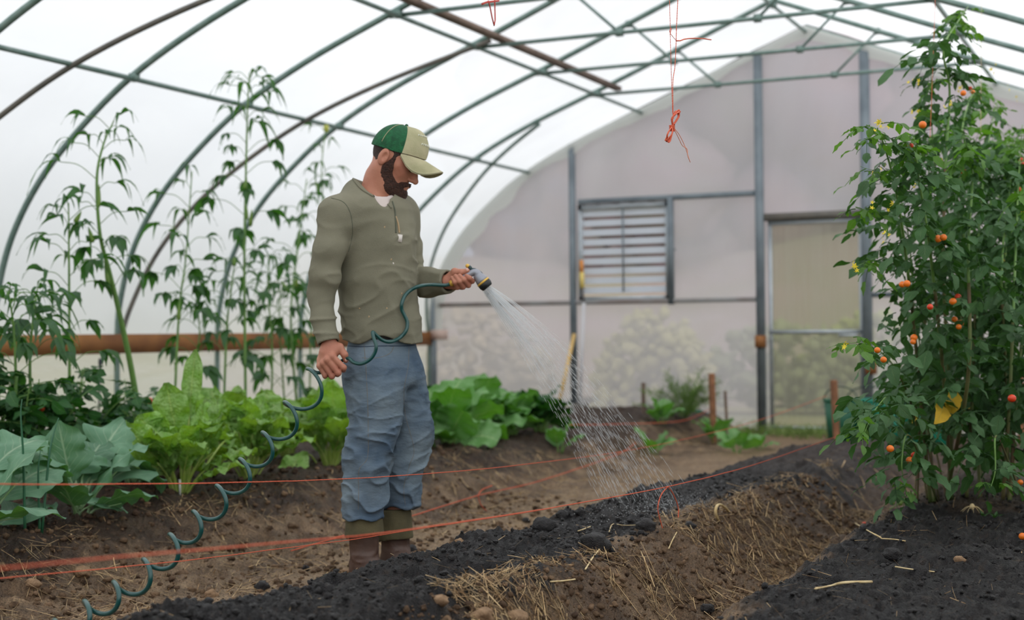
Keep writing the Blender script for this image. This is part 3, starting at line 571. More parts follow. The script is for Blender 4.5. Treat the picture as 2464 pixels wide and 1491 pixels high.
shrub_out(-8.2, 16.4, 1.2, .8, srgb(168, 152, 122), 'tan shrub outside the left end wall panel'); shrub_out(-5.6, 16.0, 1.15, .5, srgb(178, 172, 112), 'yellow green shrub outside below the shutter'); shrub_out(-4.3, 17, 1.0, .9, srgb(140, 148, 106), 'green shrub outside left of the door'); shrub_out(-3.3, 17.5, 1.1, .8, srgb(158, 168, 92), 'low green shrub outside the door')
# ================================================================== PLANTS
def sh_ovate(v): return np.sin(PI*np.clip(v, 0, 1)**.8)**.75
def sh_obov(v): return np.sin(PI*np.clip(v, 0, 1)**1.25)**.7
def sh_round(v): return np.sqrt(np.clip(1-(2*v-1)**2, 0, 1))**.8
def sh_lance(v): return np.sin(PI*np.clip(v, 0, 1)**.75)**1.1
def leaf(mb, a, b, nor, W, bend=.15, shape=sh_ovate, fold=.15, wave=.05, wn=3.5, puck=0., lobe=0., nl=12, nw=7, seed=0, hole=0., cup=0., tipdroop=0.):
    a = np.asarray(a, float); b = np.asarray(b, float); nor = np.asarray(nor, float); L = np.linalg.norm(b-a); t = (b-a)/L
    nor = nor-t*np.dot(nor, t); nor = nor/(np.linalg.norm(nor)+1e-9); sd = np.cross(t, nor)
    v = np.linspace(0, 1, nl); c = (a+b)/2+nor*bend*L*2
    mid = ((1-v)**2)[:, None]*a+(2*v*(1-v))[:, None]*c+(v**2)[:, None]*b
    mid[:, 2] -= tipdroop*L*v**3
    T = nrm(np.gradient(mid, axis=0)); S = np.broadcast_to(sd, T.shape); Nn = np.cross(S, T)
    u = np.linspace(-1, 1, nw); wv = W/2*shape(np.clip(v, .015, .985))
    if lobe: wv2 = wv[:, None]*(1+lobe*n2(v[:, None]*6+seed*7.3, np.sign(u)[None, :]*3, 1., seed)+lobe*.6*n2(v[:, None]*15+seed, np.sign(u)[None, :]*3, 1, seed+1))
    else: wv2 = np.repeat(wv[:, None], nw, 1)
    au = np.abs(u)[None, :]
    h = fold*au*wv2 - cup*(au**2)*W*.5*shape(v)[:, None] + wave*W*np.sin(2*PI*wn*v[:, None]+np.sign(u)*1.3+seed)*au**2*np.clip(v*4, 0, 1)[:, None]
    if puck: h = h+puck*W*n2(v[:, None]*15+seed*3.1, u[None, :]*6, 1.0, seed+3)*(1-.2*au)
    P = mid[:, None]+S[:, None]*(u[None, :]*wv2)[..., None]+Nn[:, None]*h[..., None]
    F = grid_faces(nw, nl)
    if hole:
        rg = np.random.default_rng(seed+99); keep = rg.uniform(0, 1, len(F)) > hole; F = F[keep]
    uv = np.stack([np.broadcast_to(u[None, :], (nl, nw)), np.broadcast_to(v[:, None], (nl, nw))], -1)
    mb.add(P.reshape(-1, 3), F, uv.reshape(-1, 2)); return mid
G = lambda *a: srgb(*a)
lm_chard = leafmat('chard_leaf', G(122, 172, 72), G(196, 214, 130), G(150, 196, 44), 9, .5, 2.2, .36, .33, patch=G(164, 200, 124))
lm_coll = leafmat('collard_leaf', G(92, 134, 104), G(176, 200, 168), G(84, 142, 40), 7, .45, .1, .25, .5, patch=G(112, 152, 122))
lm_squash = leafmat('broad_leaf', G(98, 150, 78), G(176, 206, 144), G(100, 170, 30), 8, .5, .3, .32, .5, patch=G(128, 172, 112))
lm_dark = leafmat('dark_leaf', G(50, 98, 46), G(110, 148, 96), G(58, 120, 24), 6, .4, .2, .25, .5, patch=G(36, 80, 40))
lm_okra = leafmat('okra_leaf', G(62, 104, 52), G(112, 146, 96), G(76, 140, 36), 5, .5, .1, .38, .55, patch=G(78, 108, 84))
lm_tom = leafmat('tomato_leaf', G(58, 96, 52), G(112, 142, 90), G(66, 118, 28), 6, .5, .2, .28, .55, patch=G(84, 120, 78))
st_chard = M('chard_stalk', G(158, 186, 78), .4, G(190, 206, 120), 20, tl=.15); st_green = M('green_stem', G(96, 138, 62), .5, G(122, 156, 84), 20)
st_coll = M('collard_stem', G(150, 176, 140), .5, G(112, 150, 92), 10); st_okra = M('okra_stem', G(110, 150, 70), .5, G(92, 128, 66), 8); st_brown = M('woody_vine', G(104, 82, 58), .7, G(92, 112, 56), 9)
def vdir(az, el): return np.array([math.cos(az)*math.cos(el), math.sin(az)*math.cos(el), math.sin(el)])
def rosette(name, label, cat, base, n, H, spread, W, Lb, lmat, smat, shape=sh_obov, seed=0, sr=.006, group=None, extra=(), puck=.03, wave=.08, stalkfrac=.42, droop=.25, lobe=0., nl=18, nw=13, hole=0.):
    rg = np.random.default_rng(seed); t = thing(name, label, cat, base, group); B = np.asarray(base, float)
    lf = MB(); sk = MB()
    for i in range(n):
        k = i/n; az = i*2.39996+rg.uniform(-.3, .3); el = PI/2-(spread*(.25+.75*(1-k)))*rg.uniform(.75, 1.15)
        L = H*(.7+.3*k)*rg.uniform(.85, 1.1); d = vdir(az, el); out = np.array([math.cos(az), math.sin(az), 0]); p0 = out*.02*rg.uniform(.3, 1.5); p1 = d*L*stalkfrac+p0
        p2 = p1+nrm(d*.8+out*.15*rg.uniform(0, 2)+np.array([0, 0, -droop*(1-k)*rg.uniform(.2, 1.6)]))*Lb*rg.uniform(.8, 1.15)
        tube(sk, spline([p0-[0, 0, .02], (p0+p1)/2+np.array([0, 0, .01]), p1, p1+(p2-p1)*.35], 8), np.linspace(sr*1.4, sr*.5, 8), 6, flat=.7)
        up = np.array([-out[0]*math.sin(el), -out[1]*math.sin(el), math.cos(el)+.1]); roll = rg.normal(0, .35); sdv = np.cross(d, up); up = up*math.cos(roll)+sdv*math.sin(roll)
        leaf(lf, p1-(p2-p1)*.12, p2, up, W*rg.uniform(.8, 1.2), rg.uniform(.04, .16), shape, .18, wave, rg.uniform(2.5, 4), puck, lobe, nl, nw, seed*50+i, hole, rg.uniform(0, .25), droop*rg.uniform(0, .5))
    for (pa, pb, pc, W_, bd, tw) in extra:   # hand placed leaf: stalk foot, blade base, blade tip (world)
        pa, pb, pc = [np.asarray(q)-B for q in (pa, pb, pc)]
        tube(sk, spline([pa, (pa+pb)/2+np.array([0, 0, .01]), pb, pb+(pc-pb)*.4], 8), np.linspace(sr*1.4, sr*.5, 8), 6, flat=.7)
        leaf(lf, pb, pc, tw, W_, bd, shape, .12, wave, 3, puck, lobe, 26, 15, seed*77+int(W_*1000), hole, .15, .0)
    lf.build('leaves', lmat, t); sk.build('stalks', smat, t); return t
VW = -f_   # towards the viewer
def GP(px, py, X): q = onX(px, py, X); q[2] = gh(q[0], q[1]); return q
# chard row ------------------------------------------------------------
def ex(X, rows):
    out = []
    for (a, b, c, W_, bd, tw) in rows: out.append((onX(*a, X), onX(*b, X-.03), onX(*c, X-.06), W_, bd, np.array(tw, float)))
    return out
Tf = (0.42, -.86, .3)
rosette('chard_plant', 'bright green crinkled chard with pale stalks right of the blue-green collards', 'chard', GP(432, 1208, -4.22), 22, .50, .85, .17, .25, lm_chard, st_chard, seed=1, puck=.09, wave=.12, extra=ex(-4.22, [
    ((435, 1205), (455, 1010), (470, 840), .10, .03, Tf), ((440, 1205), (430, 1060), (400, 920), .17, .05, Tf), ((440, 1205), (470, 1040), (500, 960), .17, .10, Tf), ((430, 1205), (395, 1120), (300, 1020), .17, .1, Tf), ((430, 1205), (390, 1060), (330, 1000), .17, .12, Tf), ((440, 1205), (455, 1090), (470, 1130), .17, .3, (0.3, -.7, .8)), ((440, 1205), (540, 1060), (560, 1120), .12, .3, (0.3, -.6, .9))]))
rosette('chard_plant', 'bright green chard behind the coiled hose, second from the collards', 'chard', GP(600, 1190, -4.3), 20, .50, .8, .18, .26, lm_chard, st_chard, seed=2, puck=.09, wave=.12, extra=ex(-4.3, [
    ((600, 1190), (590, 1150), (570, 1270), .09, .25, Tf), ((610, 1190), (640, 1150), (640, 1245), .16, .15, Tf), ((600, 1185), (560, 1060), (540, 960), .18, .06, Tf), ((600, 1185), (650, 1010), (640, 940), .16, .1, Tf), ((540, 1200), (530, 1225), (538, 1280), .08, .15, Tf)]))
rosette('chard_plant', 'tall bright chard touching the man\'s knee, under his hanging hand', 'chard', GP(795, 1172, -4.35), 20, .52, .7, .19, .28, lm_chard, st_chard, seed=3, puck=.07, wave=.11, extra=ex(-4.35, [
    ((800, 1170), (800, 1040), (790, 905), .17, .03, Tf), ((800, 1170), (770, 1050), (720, 1010), .15, .2, Tf), ((800, 1170), (740, 1090), (690, 1180), .17, .3, (0.3, -.6, .9)), ((800, 1170), (715, 1150), (735, 1230), .09, .2, Tf)]))
rosette('chard_plant', 'pale green chard in the second row above the hose coils', 'chard', GP(690, 1120, -4.85), 18, .46, .7, .19, .26, lm_chard, st_chard, seed=4, puck=.08, wave=.12)
rosette('chard_plant', 'chard in the second row behind the leftmost chard', 'chard', GP(520, 1130, -4.9), 18, .52, .65, .19, .26, lm_chard, st_chard, seed=5, puck=.08, wave=.12)
rosette('chard_plant', 'bright chard half hidden behind the man\'s legs', 'chard', GP(905, 1120, -4.5), 16, .46, .75, .18, .26, lm_chard, st_chard, seed=6, puck=.08, wave=.12)
# broad leaved greens right of the man
rosette('broccoli_plant', 'large pale green cupped-leaf plant just right of the man\'s knees', 'leafy plant', GP(1075, 1130, -4.3), 12, .40, 1.0, .28, .30, lm_squash, st_green, sh_round, 7, .008, puck=.02, wave=.06, extra=ex(-4.3, [
    ((1060, 1130), (1080, 1080), (1190, 1125), .30, .35, (0.2, -.6, .9)), ((1050, 1130), (1050, 1120), (1058, 1200), .22, .1, Tf), ((1060, 1130), (1040, 1100), (1075, 1150), .24, .35, (0.2, -.6, .9)), ((1060, 1130), (1070, 1060), (1090, 980), .24, .05, Tf), ((1060, 1130), (1040, 1050), (1050, 990), .22, .08, Tf)]))
rosette('broccoli_plant', 'mid green broad-leaf plant behind and right of the pale cupped one', 'leafy plant', GP(1150, 1090, -4.5), 16, .42, .95, .25, .28, lm_squash, st_green, sh_round, 8, .008, puck=.02)
for i, (px, py, X, lb) in enumerate([(1230, 1075, -4.35, 'dark broad-leaf plant, first after the pale green ones along the bed'), (1300, 1062, -4.25, 'dark broad-leaf plant at the spray end of the row, drooping over the bank'), (1100, 1010, -5.0, 'dark leafy plant against the corner behind the broccoli'), (1160, 1000, -5.1, 'dark leafy plant at the back, left of the stub stake'), (1060, 985, -5.3, 'dark leafy plant tallest in the back corner'), (1235, 1020, -4.7, 'dark leafy plant in the back row under the end of the bed')]):
    rosette('squash_plant', lb, 'leafy plant', GP(px, py, X), 18, .36, 1.05, .2, .2, lm_dark if i != 0 else lm_squash, st_green, sh_round, 20+i, .006, puck=.02, nl=9, nw=7)
rosette('squash_plant', 'small squash seedling with two long leaves near the spray', 'leafy plant', GP(1345, 1045, -3.9), 4, .22, 1.0, .14, .18, lm_squash, st_green, sh_ovate, 31, .005)
# collards at the left
def coll(name, lab, base, seed, rows, X, n=5, hole=.0):
    return rosette(name, lab, 'collard', base, n, .40, 1.0, .20, .26, lm_coll, st_coll, sh_ovate, seed, .007, puck=.012, wave=.08, lobe=.34, hole=hole, extra=ex(X, rows), stalkfrac=.35)
coll('collard_plant', 'blue-green collard with a pale upright stem beside the leftmost chard', GP(190, 1240, -4.15), 41, [
    ((190, 1220), (172, 1160), (140, 1012), .20, .02, Tf), ((188, 1230), (150, 1150), (10, 1090), .22, .18, (0.2, -.5, 1)), ((190, 1225), (215, 1150), (300, 1010), .24, .10, (0.5, -.9, .2)), ((192, 1225), (250, 1165), (385, 1190), .24, .22, (0.2, -.55, .9)),
    ((190, 1225), (200, 1140), (250, 1060), .20, .1, Tf), ((190, 1225), (230, 1150), (370, 1150), .15, .2, (0.2, -.4, 1)), ((190, 1225), (180, 1140), (210, 1080), .18, .1, Tf)], -4.15)
coll('collard_plant', 'large blue-green collard cut by the left picture edge', GP(-60, 1262, -4.05), 42, [
    ((-60, 1250), (0, 1262), (124, 1215), .21, .10, (0.25, -.75, .8)), ((-60, 1245), (0, 1200), (165, 1130), .24, .12, (0.3, -.8, .6)), ((-60, 1240), (-20, 1130), (110, 1060), .20, .12, (0.3, -.7, .6)), ((-60, 1240), (-40, 1150), (60, 1100), .2, .1, Tf)], -4.05)
lf = MB(); B_ = GP(240, 1245, -4.1); t = thing('collard_leaf', 'low collard leaf riddled with holes lying at the foot of the collard stem', 'leaf', B_)
a = onX(208, 1208, -4.08)-B_; b = onX(308, 1232, -4.02)-B_; leaf(lf, a, b, (0.1, -.5, .9), .13, .06, sh_ovate, .05, .03, 3, .01, .12, 20, 15, 5, .13); lf.build('leaf_blade', lm_coll, t); m = MB(); tube(m, spline([GP(190, 1236, -4.15)-B_, (a+GP(190, 1236, -4.15)-B_)/2, a+(b-a)*.2], 6), .004, 6); m.build('leaf_stalk', st_coll, t)
coll('collard_plant', 'collard in the back row between the stem collard and the chard', GP(320, 1165, -4.75), 43, [((320, 1160), (290, 1100), (270, 1010), .26, .05, Tf), ((320, 1160), (330, 1090), (345, 1050), .2, .1, Tf)], -4.75, 8)
m_onion = M('onion_leaf', G(46, 100, 70), .4)
for (pts, lab) in ([((60, 1240), (56, 1100), (50, 1000), (53, 960))], 'tall hollow onion leaf at the far left among the collards'), ([((95, 1230), (92, 1140), (97, 1085))], 'short onion leaf between the two taller ones'), ([((100, 1210), (118, 1100), (130, 1040), (141, 1005))], 'slanting onion leaf left of the upright collard leaf'):
    m = MB(); P = [onX(x, y, -4.0) for x, y in pts[0]]; P[0][2] = gh(P[0][0], P[0][1])-.01; tube(m, spline(P, 14), np.linspace(.006, .0015, 14), 6); tag(m.build('onion_plant', m_onion, loc=P[0]), lab, 'onion')
# plant tag
q = GP(433, 1212, -4.12); m = MB(); box(m, (0, 0, .03), (.012, .002, .09)); tag(m.build('plant_tag', M('white_plastic', G(214, 214, 204), .5), loc=None), 'white plastic plant tag stuck at the foot of the leftmost chard', 'plant tag').location = q
# dark bushes at the back left ------------------------------------------
def compound(lf, st, p, d, L, nlf=5, w=.5, seed=0, up=(0, 0, 1), wid=.6, nl=6, nw=4, sag=.3, wn=2):
    rg = np.random.default_rng(seed); d = nrm(d); side = nrm(np.cross(d, up)+1e-6); upv = np.cross(side, d)
    tt = np.linspace(0, 1, 6)[:, None]; mid = p+d*L*tt+np.array([0, 0, -1])*sag*L*tt**2
    if st is not None: tube(st, mid, np.linspace(.0022, .001, 6), 4, cap=False)
    for i in range(nlf):
        last = i == nlf-1; k = 1. if last else .35+.5*(i//2)/max(1, (nlf-1)//2); pp = p+d*L*k+np.array([0, 0, -1])*sag*L*k*k; s = 0 if last else (1 if i % 2 else -1)
        dd = nrm(d*(1 if last else .45)+side*s*.9+np.array([0, 0, -1])*(.25+sag)*rg.uniform(.4, 1.8)); ll = L*w*rg.uniform(.8, 1.2)*(1.25 if last else 1)
        leaf(lf, pp, pp+dd*ll, upv+rg.normal(0, .45, 3), ll*wid, rg.uniform(0, .14), sh_ovate, .15, .06, wn, .0, .25, nl, nw, seed*13+i)
def bush(name, label, cat, base, stems, lmat, smat, seed, L=.13, nn=12, nlf=5, sr=.006, wid=.6, zlo=0.1):
    t = thing(name, label, cat, base); rg = np.random.default_rng(seed); lf = MB(); st = MB()
    for k, P in enumerate(stems):
        P = [np.asarray(q)-base for q in P]; S = spline(P, 30); tube(st, S, np.linspace(sr, sr*.4, 30), 6)
        for i in range(nn):
            v = zlo+(1-zlo)*(i+rg.uniform(0, 1))/nn; p = S[min(29, int(v*29))]; az = rg.uniform(0, 2*PI); compound(lf, st, p, vdir(az, rg.uniform(-.2, .6)), L*rg.uniform(.7, 1.25), nlf, .45, seed*100+k*31+i, wid=wid)
    lf.build('foliage', lmat, t); st.build('stems', smat, t); return t
for i, (px, py, X, top_, dx, lab) in enumerate([(15, 1150, -5.0, 880, -30, 'dark small-leaved bush at the far left behind the onions'), (95, 1140, -5.1, 930, 0, 'dark bush second from the left edge behind the collards'), (180, 1130, -5.15, 900, 15, 'dark bush with a red fruit behind the upright collard leaf'), (255, 1130, -5.2, 1000, 10, 'low dark bush left of the leaning okra trunk'), (390, 1120, -5.5, 930, -20, 'small bush with an orange fruit right of the leaning okra trunk')]):
    B_ = GP(px, py, X); stems = []
    for j in range(6): a = j*1.05; stems.append([B_, onX(px+dx*.5+18*math.cos(a), (py+top_)/2, X)+vdir(a, 0)*.1, onX(px+dx+30*math.cos(a), top_+random.uniform(-25, 60), X)+vdir(a, 0)*random.uniform(.1, .28)])
    t = bush('pepper_bush', lab, 'bush', B_, stems, lm_dark, st_green, 60+i, .16, 15, 5)
    if i in (2, 4):
        m = MB(); q = onX(*((100, 980) if i == 2 else (361, 965)), X+.25)-B_; ball(m, q, (.017, .017, .022), 2); m.build('fruit', M('ripe_fruit', G(206, 72, 40), .3) if i == 2 else bpy.data.materials['ripe_fruit'], t)
# okra ---------------------------------------------------------------
m_pod = M('okra_pod', G(124, 154, 66), .5, G(86, 128, 54), 12); m_flw = M('okra_flower', G(224, 226, 120), .6, tl=.3)
def okra(idx, lab, pts, X, r, pods=(), flowers=(), dens=1.0, lo=.0, hi=1.0, big=.17):
    B_ = onX(*pts[0], X); B_[2] = gh(B_[0], B_[1]); P = [B_]+[onX(x, y, X) for x, y in pts[1:]]; P = np.array(P)-B_; S = spline(P, 60); t = thing('okra_plant', lab, 'okra', B_)
    m = MB(); tube(m, S, np.linspace(r, .0035, 60), 7); m.build('stem', st_okra, t); lf = MB(); st = MB(); rg = np.random.default_rng(500+idx); n = int(19*dens)
    for i in range(n):
        v = lo+(hi-lo)*(i+.5)/n; p = S[int(v*59)]; az = i*2.4+rg.uniform(-.5, .5); sz = (big*(1-v)+.075*v)*rg.uniform(.8, 1.2); pl = sz*rg.uniform(.9, 2.0); d = vdir(az, .55)
        e = p+d*pl; q = e+np.array([0, 0, -.1*pl]); tube(st, spline([p, p+d*pl*.5+np.array([0, 0, .02]), q], 8), .0022, 4, cap=False)
        nlb = 5 if v < .6 else 3
        for k in range(nlb):
            a2 = az+(k-(nlb-1)/2)*(.62 if v < .6 else .8); narrow = .46 if v < .6 else .22; dd = vdir(a2, (-.35-.6*rg.uniform(0, 1)) if v < .6 else rg.uniform(-.3, .5)); ll = sz*(1-.22*abs(k-(nlb-1)/2))*(1 if v < .6 else 1.5)
            leaf(lf, q, q+dd*ll, vdir(a2, .9)+rg.normal(0, .3, 3), ll*narrow, rg.uniform(.05, .22), sh_lance, .2, .05, 2.5, 0, .15, 7, 4, idx*100+i*6+k, 0, 0, .25 if v < .6 else .75)
    lf.build('foliage', lm_okra, t); st.build('leaf_stalks', st_okra, t)
    for (px, py, l, tilt) in pods:
        q = onX(px, py, X)-B_; m = MB(); d = nrm(np.array([tilt*r0[0], tilt*r0[1], 1])); tube(m, [q+d*l*a for a in (0, .1, .3, .6, .85, 1)], [.006, .013, .014, .010, .005, .001], 7); m.build('pod', m_pod, t)
    for (px, py, s) in flowers: m = MB(); q = onX(px, py, X)-B_; tube(m, [q, q+[0, 0, s*.5], q+[0, 0, s]], [s*.2, s*.42, s*.3], 8); m.build('flower', m_flw, t)
    return t
okra(1, 'straight okra stem with narrow leaves, first tall one from the left edge', [(168, 1130), (167, 900), (166, 640), (165, 488)], -5.3, .011, [(180, 535, .07, .6)], dens=1.0, lo=.35)
okra(2, 'leaning thick okra trunk topped by a winding shoot', [(352, 1080), (318, 900), (285, 745), (262, 650), (240, 560), (233, 430), (248, 350), (274, 290)], -5.25, .019, [(236, 500, .13, .05), (224, 583, .09, -.3), (262, 690, .17, -.15)], dens=1.2, lo=.35)
okra(3, 'slim okra between the leaning trunk and the tallest okra', [(415, 1100), (430, 760), (447, 620), (462, 412)], -5.5, .009, [(430, 770, .10, .0)], dens=1.0, lo=.3)
okra(4, 'tallest okra, its tip crossing the roof purlin', [(592, 1060), (588, 640), (592, 400), (596, 250), (600, 175)], -5.25, .010, [(592, 528, .09, .05), (602, 545, .11, .1), (588, 455, .08, .2)], dens=1.5, lo=.25)
okra(5, 'short okra leaning in front of the slanting brace', [(535, 1060), (545, 800), (556, 700), (566, 618)], -5.4, .009, [(563, 640, .06, 0)], dens=.9, lo=.2)
okra(6, 'okra standing left of the man\'s elbow', [(722, 1050), (700, 780), (716, 600), (738, 430)], -5.6, .010, [(712, 690, .1, .1), (690, 700, .08, -.5)], dens=1.2, lo=.2)
okra(7, 'thin okra with pale yellow flower above the man\'s shoulder', [(745, 1050), (748, 800), (765, 560), (776, 470), (774, 400), (784, 300)], -5.75, .007, [(770, 470, .13, -.3)], [(785, 318, .055)], dens=.7, lo=.3)
okra(8, 'leafy okra at the left picture edge above the hip board', [(35, 1130), (38, 950), (34, 800), (20, 700)], -5.0, .010, [], dens=1.0, lo=.3, hi=1)
okra(9, 'short leafy okra in front of the hip board left of the first tall stem', [(85, 1130), (72, 900), (78, 780), (88, 700)], -5.1, .010, [], dens=1.1, lo=.4)
okra(10, 'bushy okra between the tallest okra and the man', [(650, 1050), (655, 850), (645, 700), (650, 610)], -5.5, .008, [], dens=1.2, lo=.2)
okra(11, 'low okra with drooping leaves near the wall left of the man', [(690, 1050), (680, 900), (672, 760), (680, 680)], -5.8, .008, [], dens=1.1, lo=.2)
okra(12, 'half-grown okra in front of the hip board left of the tallest okra', [(480, 1080), (470, 900), (480, 800), (474, 720)], -5.7, .007, [], dens=.7, lo=.3)
# far bank plants ---------------------------------------------------------
for i, (px, py, Y, n, H, lab, mt) in enumerate([(1720, 1010, 11.6, 10, .3, 'squash plant climbing down the bank below the tall stake', lm_squash), (1770, 1060, 10.8, 7, .25, 'small squash runner lowest on the far bank', lm_squash), (1575, 1050, 10.3, 5, .22, 'wilted light leaves sprouting on the bank in the spray', lm_squash), (1590, 1010, 11.4, 8, .2, 'small sprouting plant left of the feathery bush', lm_squash), (1825, 1085, 11.2, 5, .13, 'tiny seedling near the far end of the path', lm_squash)]):
    q = onY(px, py, Y); q[2] = gh(q[0], q[1]); rosette('squash_seedling', lab, 'leafy plant', q, n, H, 1.0, .12, .15, mt, st_green, sh_round, 70+i, .004, nl=7, nw=5)
q = onY(1650, 985, 12.1); q[2] = gh(q[0], q[1]); t = thing('feathery_bush', 'soft feathery green bush left of the tall stake on the far bank', 'bush', q); m = MB(); m2 = MB()
rg = np.random.default_rng(8)
for i in range(46):
    d = vdir(rg.uniform(0, 2*PI), rg.uniform(.35, 1.3)); L = rg.uniform(.25, .5); P = spline([(0, 0, 0), d*L*.6, d*L+np.array([0, 0, -.05])], 9); tube(m2, P, .002, 4, cap=False)
    for j in range(3, 9):
        for _ in range(7): dd = nrm(rg.normal(0, 1, 3)+d*.6)*rg.uniform(.04, .09); tube(m, [P[j], P[j]+dd], [.0018, .001], 3, cap=False)
m.build('foliage', M('feathery_leaf', G(110, 146, 62), .6, isl=.3, tl=.3), t); m2.build('stems', st_green, t)
m = MB(); rg = np.random.default_rng(9)
for i in range(700):
    x = rg.uniform(-3.6, -2.3); y = rg.uniform(12.35, 12.9); b = np.array([x, y, gh(x, y)-.005]); h = rg.uniform(.03, .12); tube(m, [b, b+[rg.normal(0, .02), rg.normal(0, .02), h*.6], b+[rg.normal(0, .04), rg.normal(0, .04), h]], [.003, .0025, .001], 3, cap=False)
tag(m.build('grass_tuft', M('grass_blade', G(112, 140, 62), .6, isl=.3)), 'fringe of short grass along the sill of the door', 'grass', kind='stuff')
# weeds on the right bed
def weed(px, py, X, s, n, lab, mt):
    q = GP(px, py, X); t = thing('weed_seedling', lab, 'weed', q); m = MB()
    for i in range(n):
        d = vdir(i*2*PI/n+.4, .5+.4*(i % 2)); leaf(m, (0, 0, .0), d*s, vdir(i*2*PI/n, 1.4), s*.35, .1, sh_lance, .2, .02, 2, 0, 0, 7, 5, i)
    m.build('leaves', mt, t)
weed(2366, 1200, -.72, .045, 3, 'bright green seedling left of the other on the right black bed', lm_tom); weed(2395, 1224, -.66, .04, 6, 'small star-shaped seedling right of the first on the black bed', lm_tom)
q = GP(2340, 1262, -.75); t = thing('dry_root', 'dry spidery root clump lying on the right black bed', 'root', q); m = MB()
for i in range(12): a = i*.55; tube(m, spline([(0, 0, .02), (.02*math.cos(a), .02*math.sin(a), .022), (.045*math.cos(a), .045*math.sin(a), .002)], 6), [.0015, .0012, .001, .001, .0008, .0006], 4)
ball(m, (0, 0, .022), (.011, .01, .014), 2, .2); m.build('root_strands', m_pale, t)
# tomato vines -----------------------------------------------------------
red = M('cherry_tomato_red', G(214, 62, 26), .25); org = M('cherry_tomato_orange', G(234, 118, 28), .25); grn = M('cherry_tomato_green', G(120, 150, 74), .35)
blm = M('tomato_blossom', G(238, 214, 56), .6, tl=.2); lm_yel = leafmat('yellowed_leaf', G(214, 172, 40), G(200, 180, 80), G(240, 190, 20), 6, .4, .1, .3, .6); lm_new = leafmat('young_leaf', G(96, 140, 62), G(140, 170, 100), G(110, 170, 30), 6, .5, .1, .35, .55)
fm_ = {}
def fruit(q, r, mt, par, B_):
    k = mt.name
    if k not in fm_:
        m = MB(); ball(m, (0, 0, 0), (1, 1, .95), 2); o = m.build('tomato', mt, par); fm_[k] = o
    else: o = fm_[k].copy(); COL.objects.link(o); o.parent = par
    o.location = np.asarray(q)-B_; o.scale = (r, r, r); return o
def blossom(q, s, par, B_, rg):
    if 'b' not in fm_:
        m = MB()
        for i in range(5): d = vdir(i*2*PI/5, -.2); leaf(m, (0, 0, 0), d, (0, 0, 1), .4, .12, sh_lance, .1, 0, 1, 0, 0, 5, 3, i)
        o = m.build('blossom', blm, par); fm_['b'] = o
    else: o = fm_['b'].copy(); COL.objects.link(o); o.parent = par
    o.location = np.asarray(q)-B_; o.scale = (s, s, s); o.rotation_euler = (rg.uniform(0, 3), rg.uniform(0, 3), rg.uniform(0, 6)); return o
def vine(idx, lab, X, base, stems, seed, L=.17, nn=26, fr=(), bl=(), lmat=None, rr=.22):
    B_ = GP(base[0], base[1], X); t = thing('tomato_vine', lab, 'tomato plant', B_); rg = np.random.default_rng(seed); lf = MB(); st = MB(); wd = MB(); new = MB()
    for k, (pts, dens, dx) in enumerate(stems):
        P = [B_+np.array([rg.normal(0, .04), rg.normal(0, .04), 0])]+[onX(x, y, X+dx) for x, y in pts]; P = np.array(P)-B_; S = spline(P, 60); half_ = 26
        sk_ = 1. if dens > .85 else .5; tube(wd, S[:half_], np.linspace(.009, .007, half_)*sk_, 6); tube(st, S[half_-1:], np.linspace(.007, .0016, 61-half_)*sk_, 6)
        n = int(nn*dens*1.7)
        for i in range(n):
            v = .16+.84*(i+rg.uniform(0, 1))/n; p = S[min(59, int(v*59))]; az = rg.uniform(0, 2*PI); LL = L*.8*rg.uniform(.6, 1.35)*(1.1-.45*v); off = rg.normal(0, rr*.35*(1.15-v), 3)*np.array([1, 1, .6])
            tgt_ = new if (v > .86 and rg.uniform() < .8) else lf; compound(tgt_, tgt_, p+off, vdir(az, rg.uniform(-.5, .45)), LL, 5, .5, seed*200+k*57+i, wid=.52, sag=.45)
    lf.build('foliage', lmat or lm_tom, t); st.build('stems', st_green, t); wd.build('lower_stems', st_brown, t)
    if new.n: new.build('young_foliage', lm_new, t)
    for (px, py, r, c) in fr: fruit(onX(px, py, X+rg.uniform(.06, .12)), r, c, t, B_)
    for (px, py, n, s) in bl:
        for _ in range(n): blossom(onX(px+rg.normal(0, s), py+rg.normal(0, s), X+rg.uniform(-.02, .1)), rg.uniform(.008, .013), t, B_, rg)
    return t
o_, r2, g2 = org, red, grn
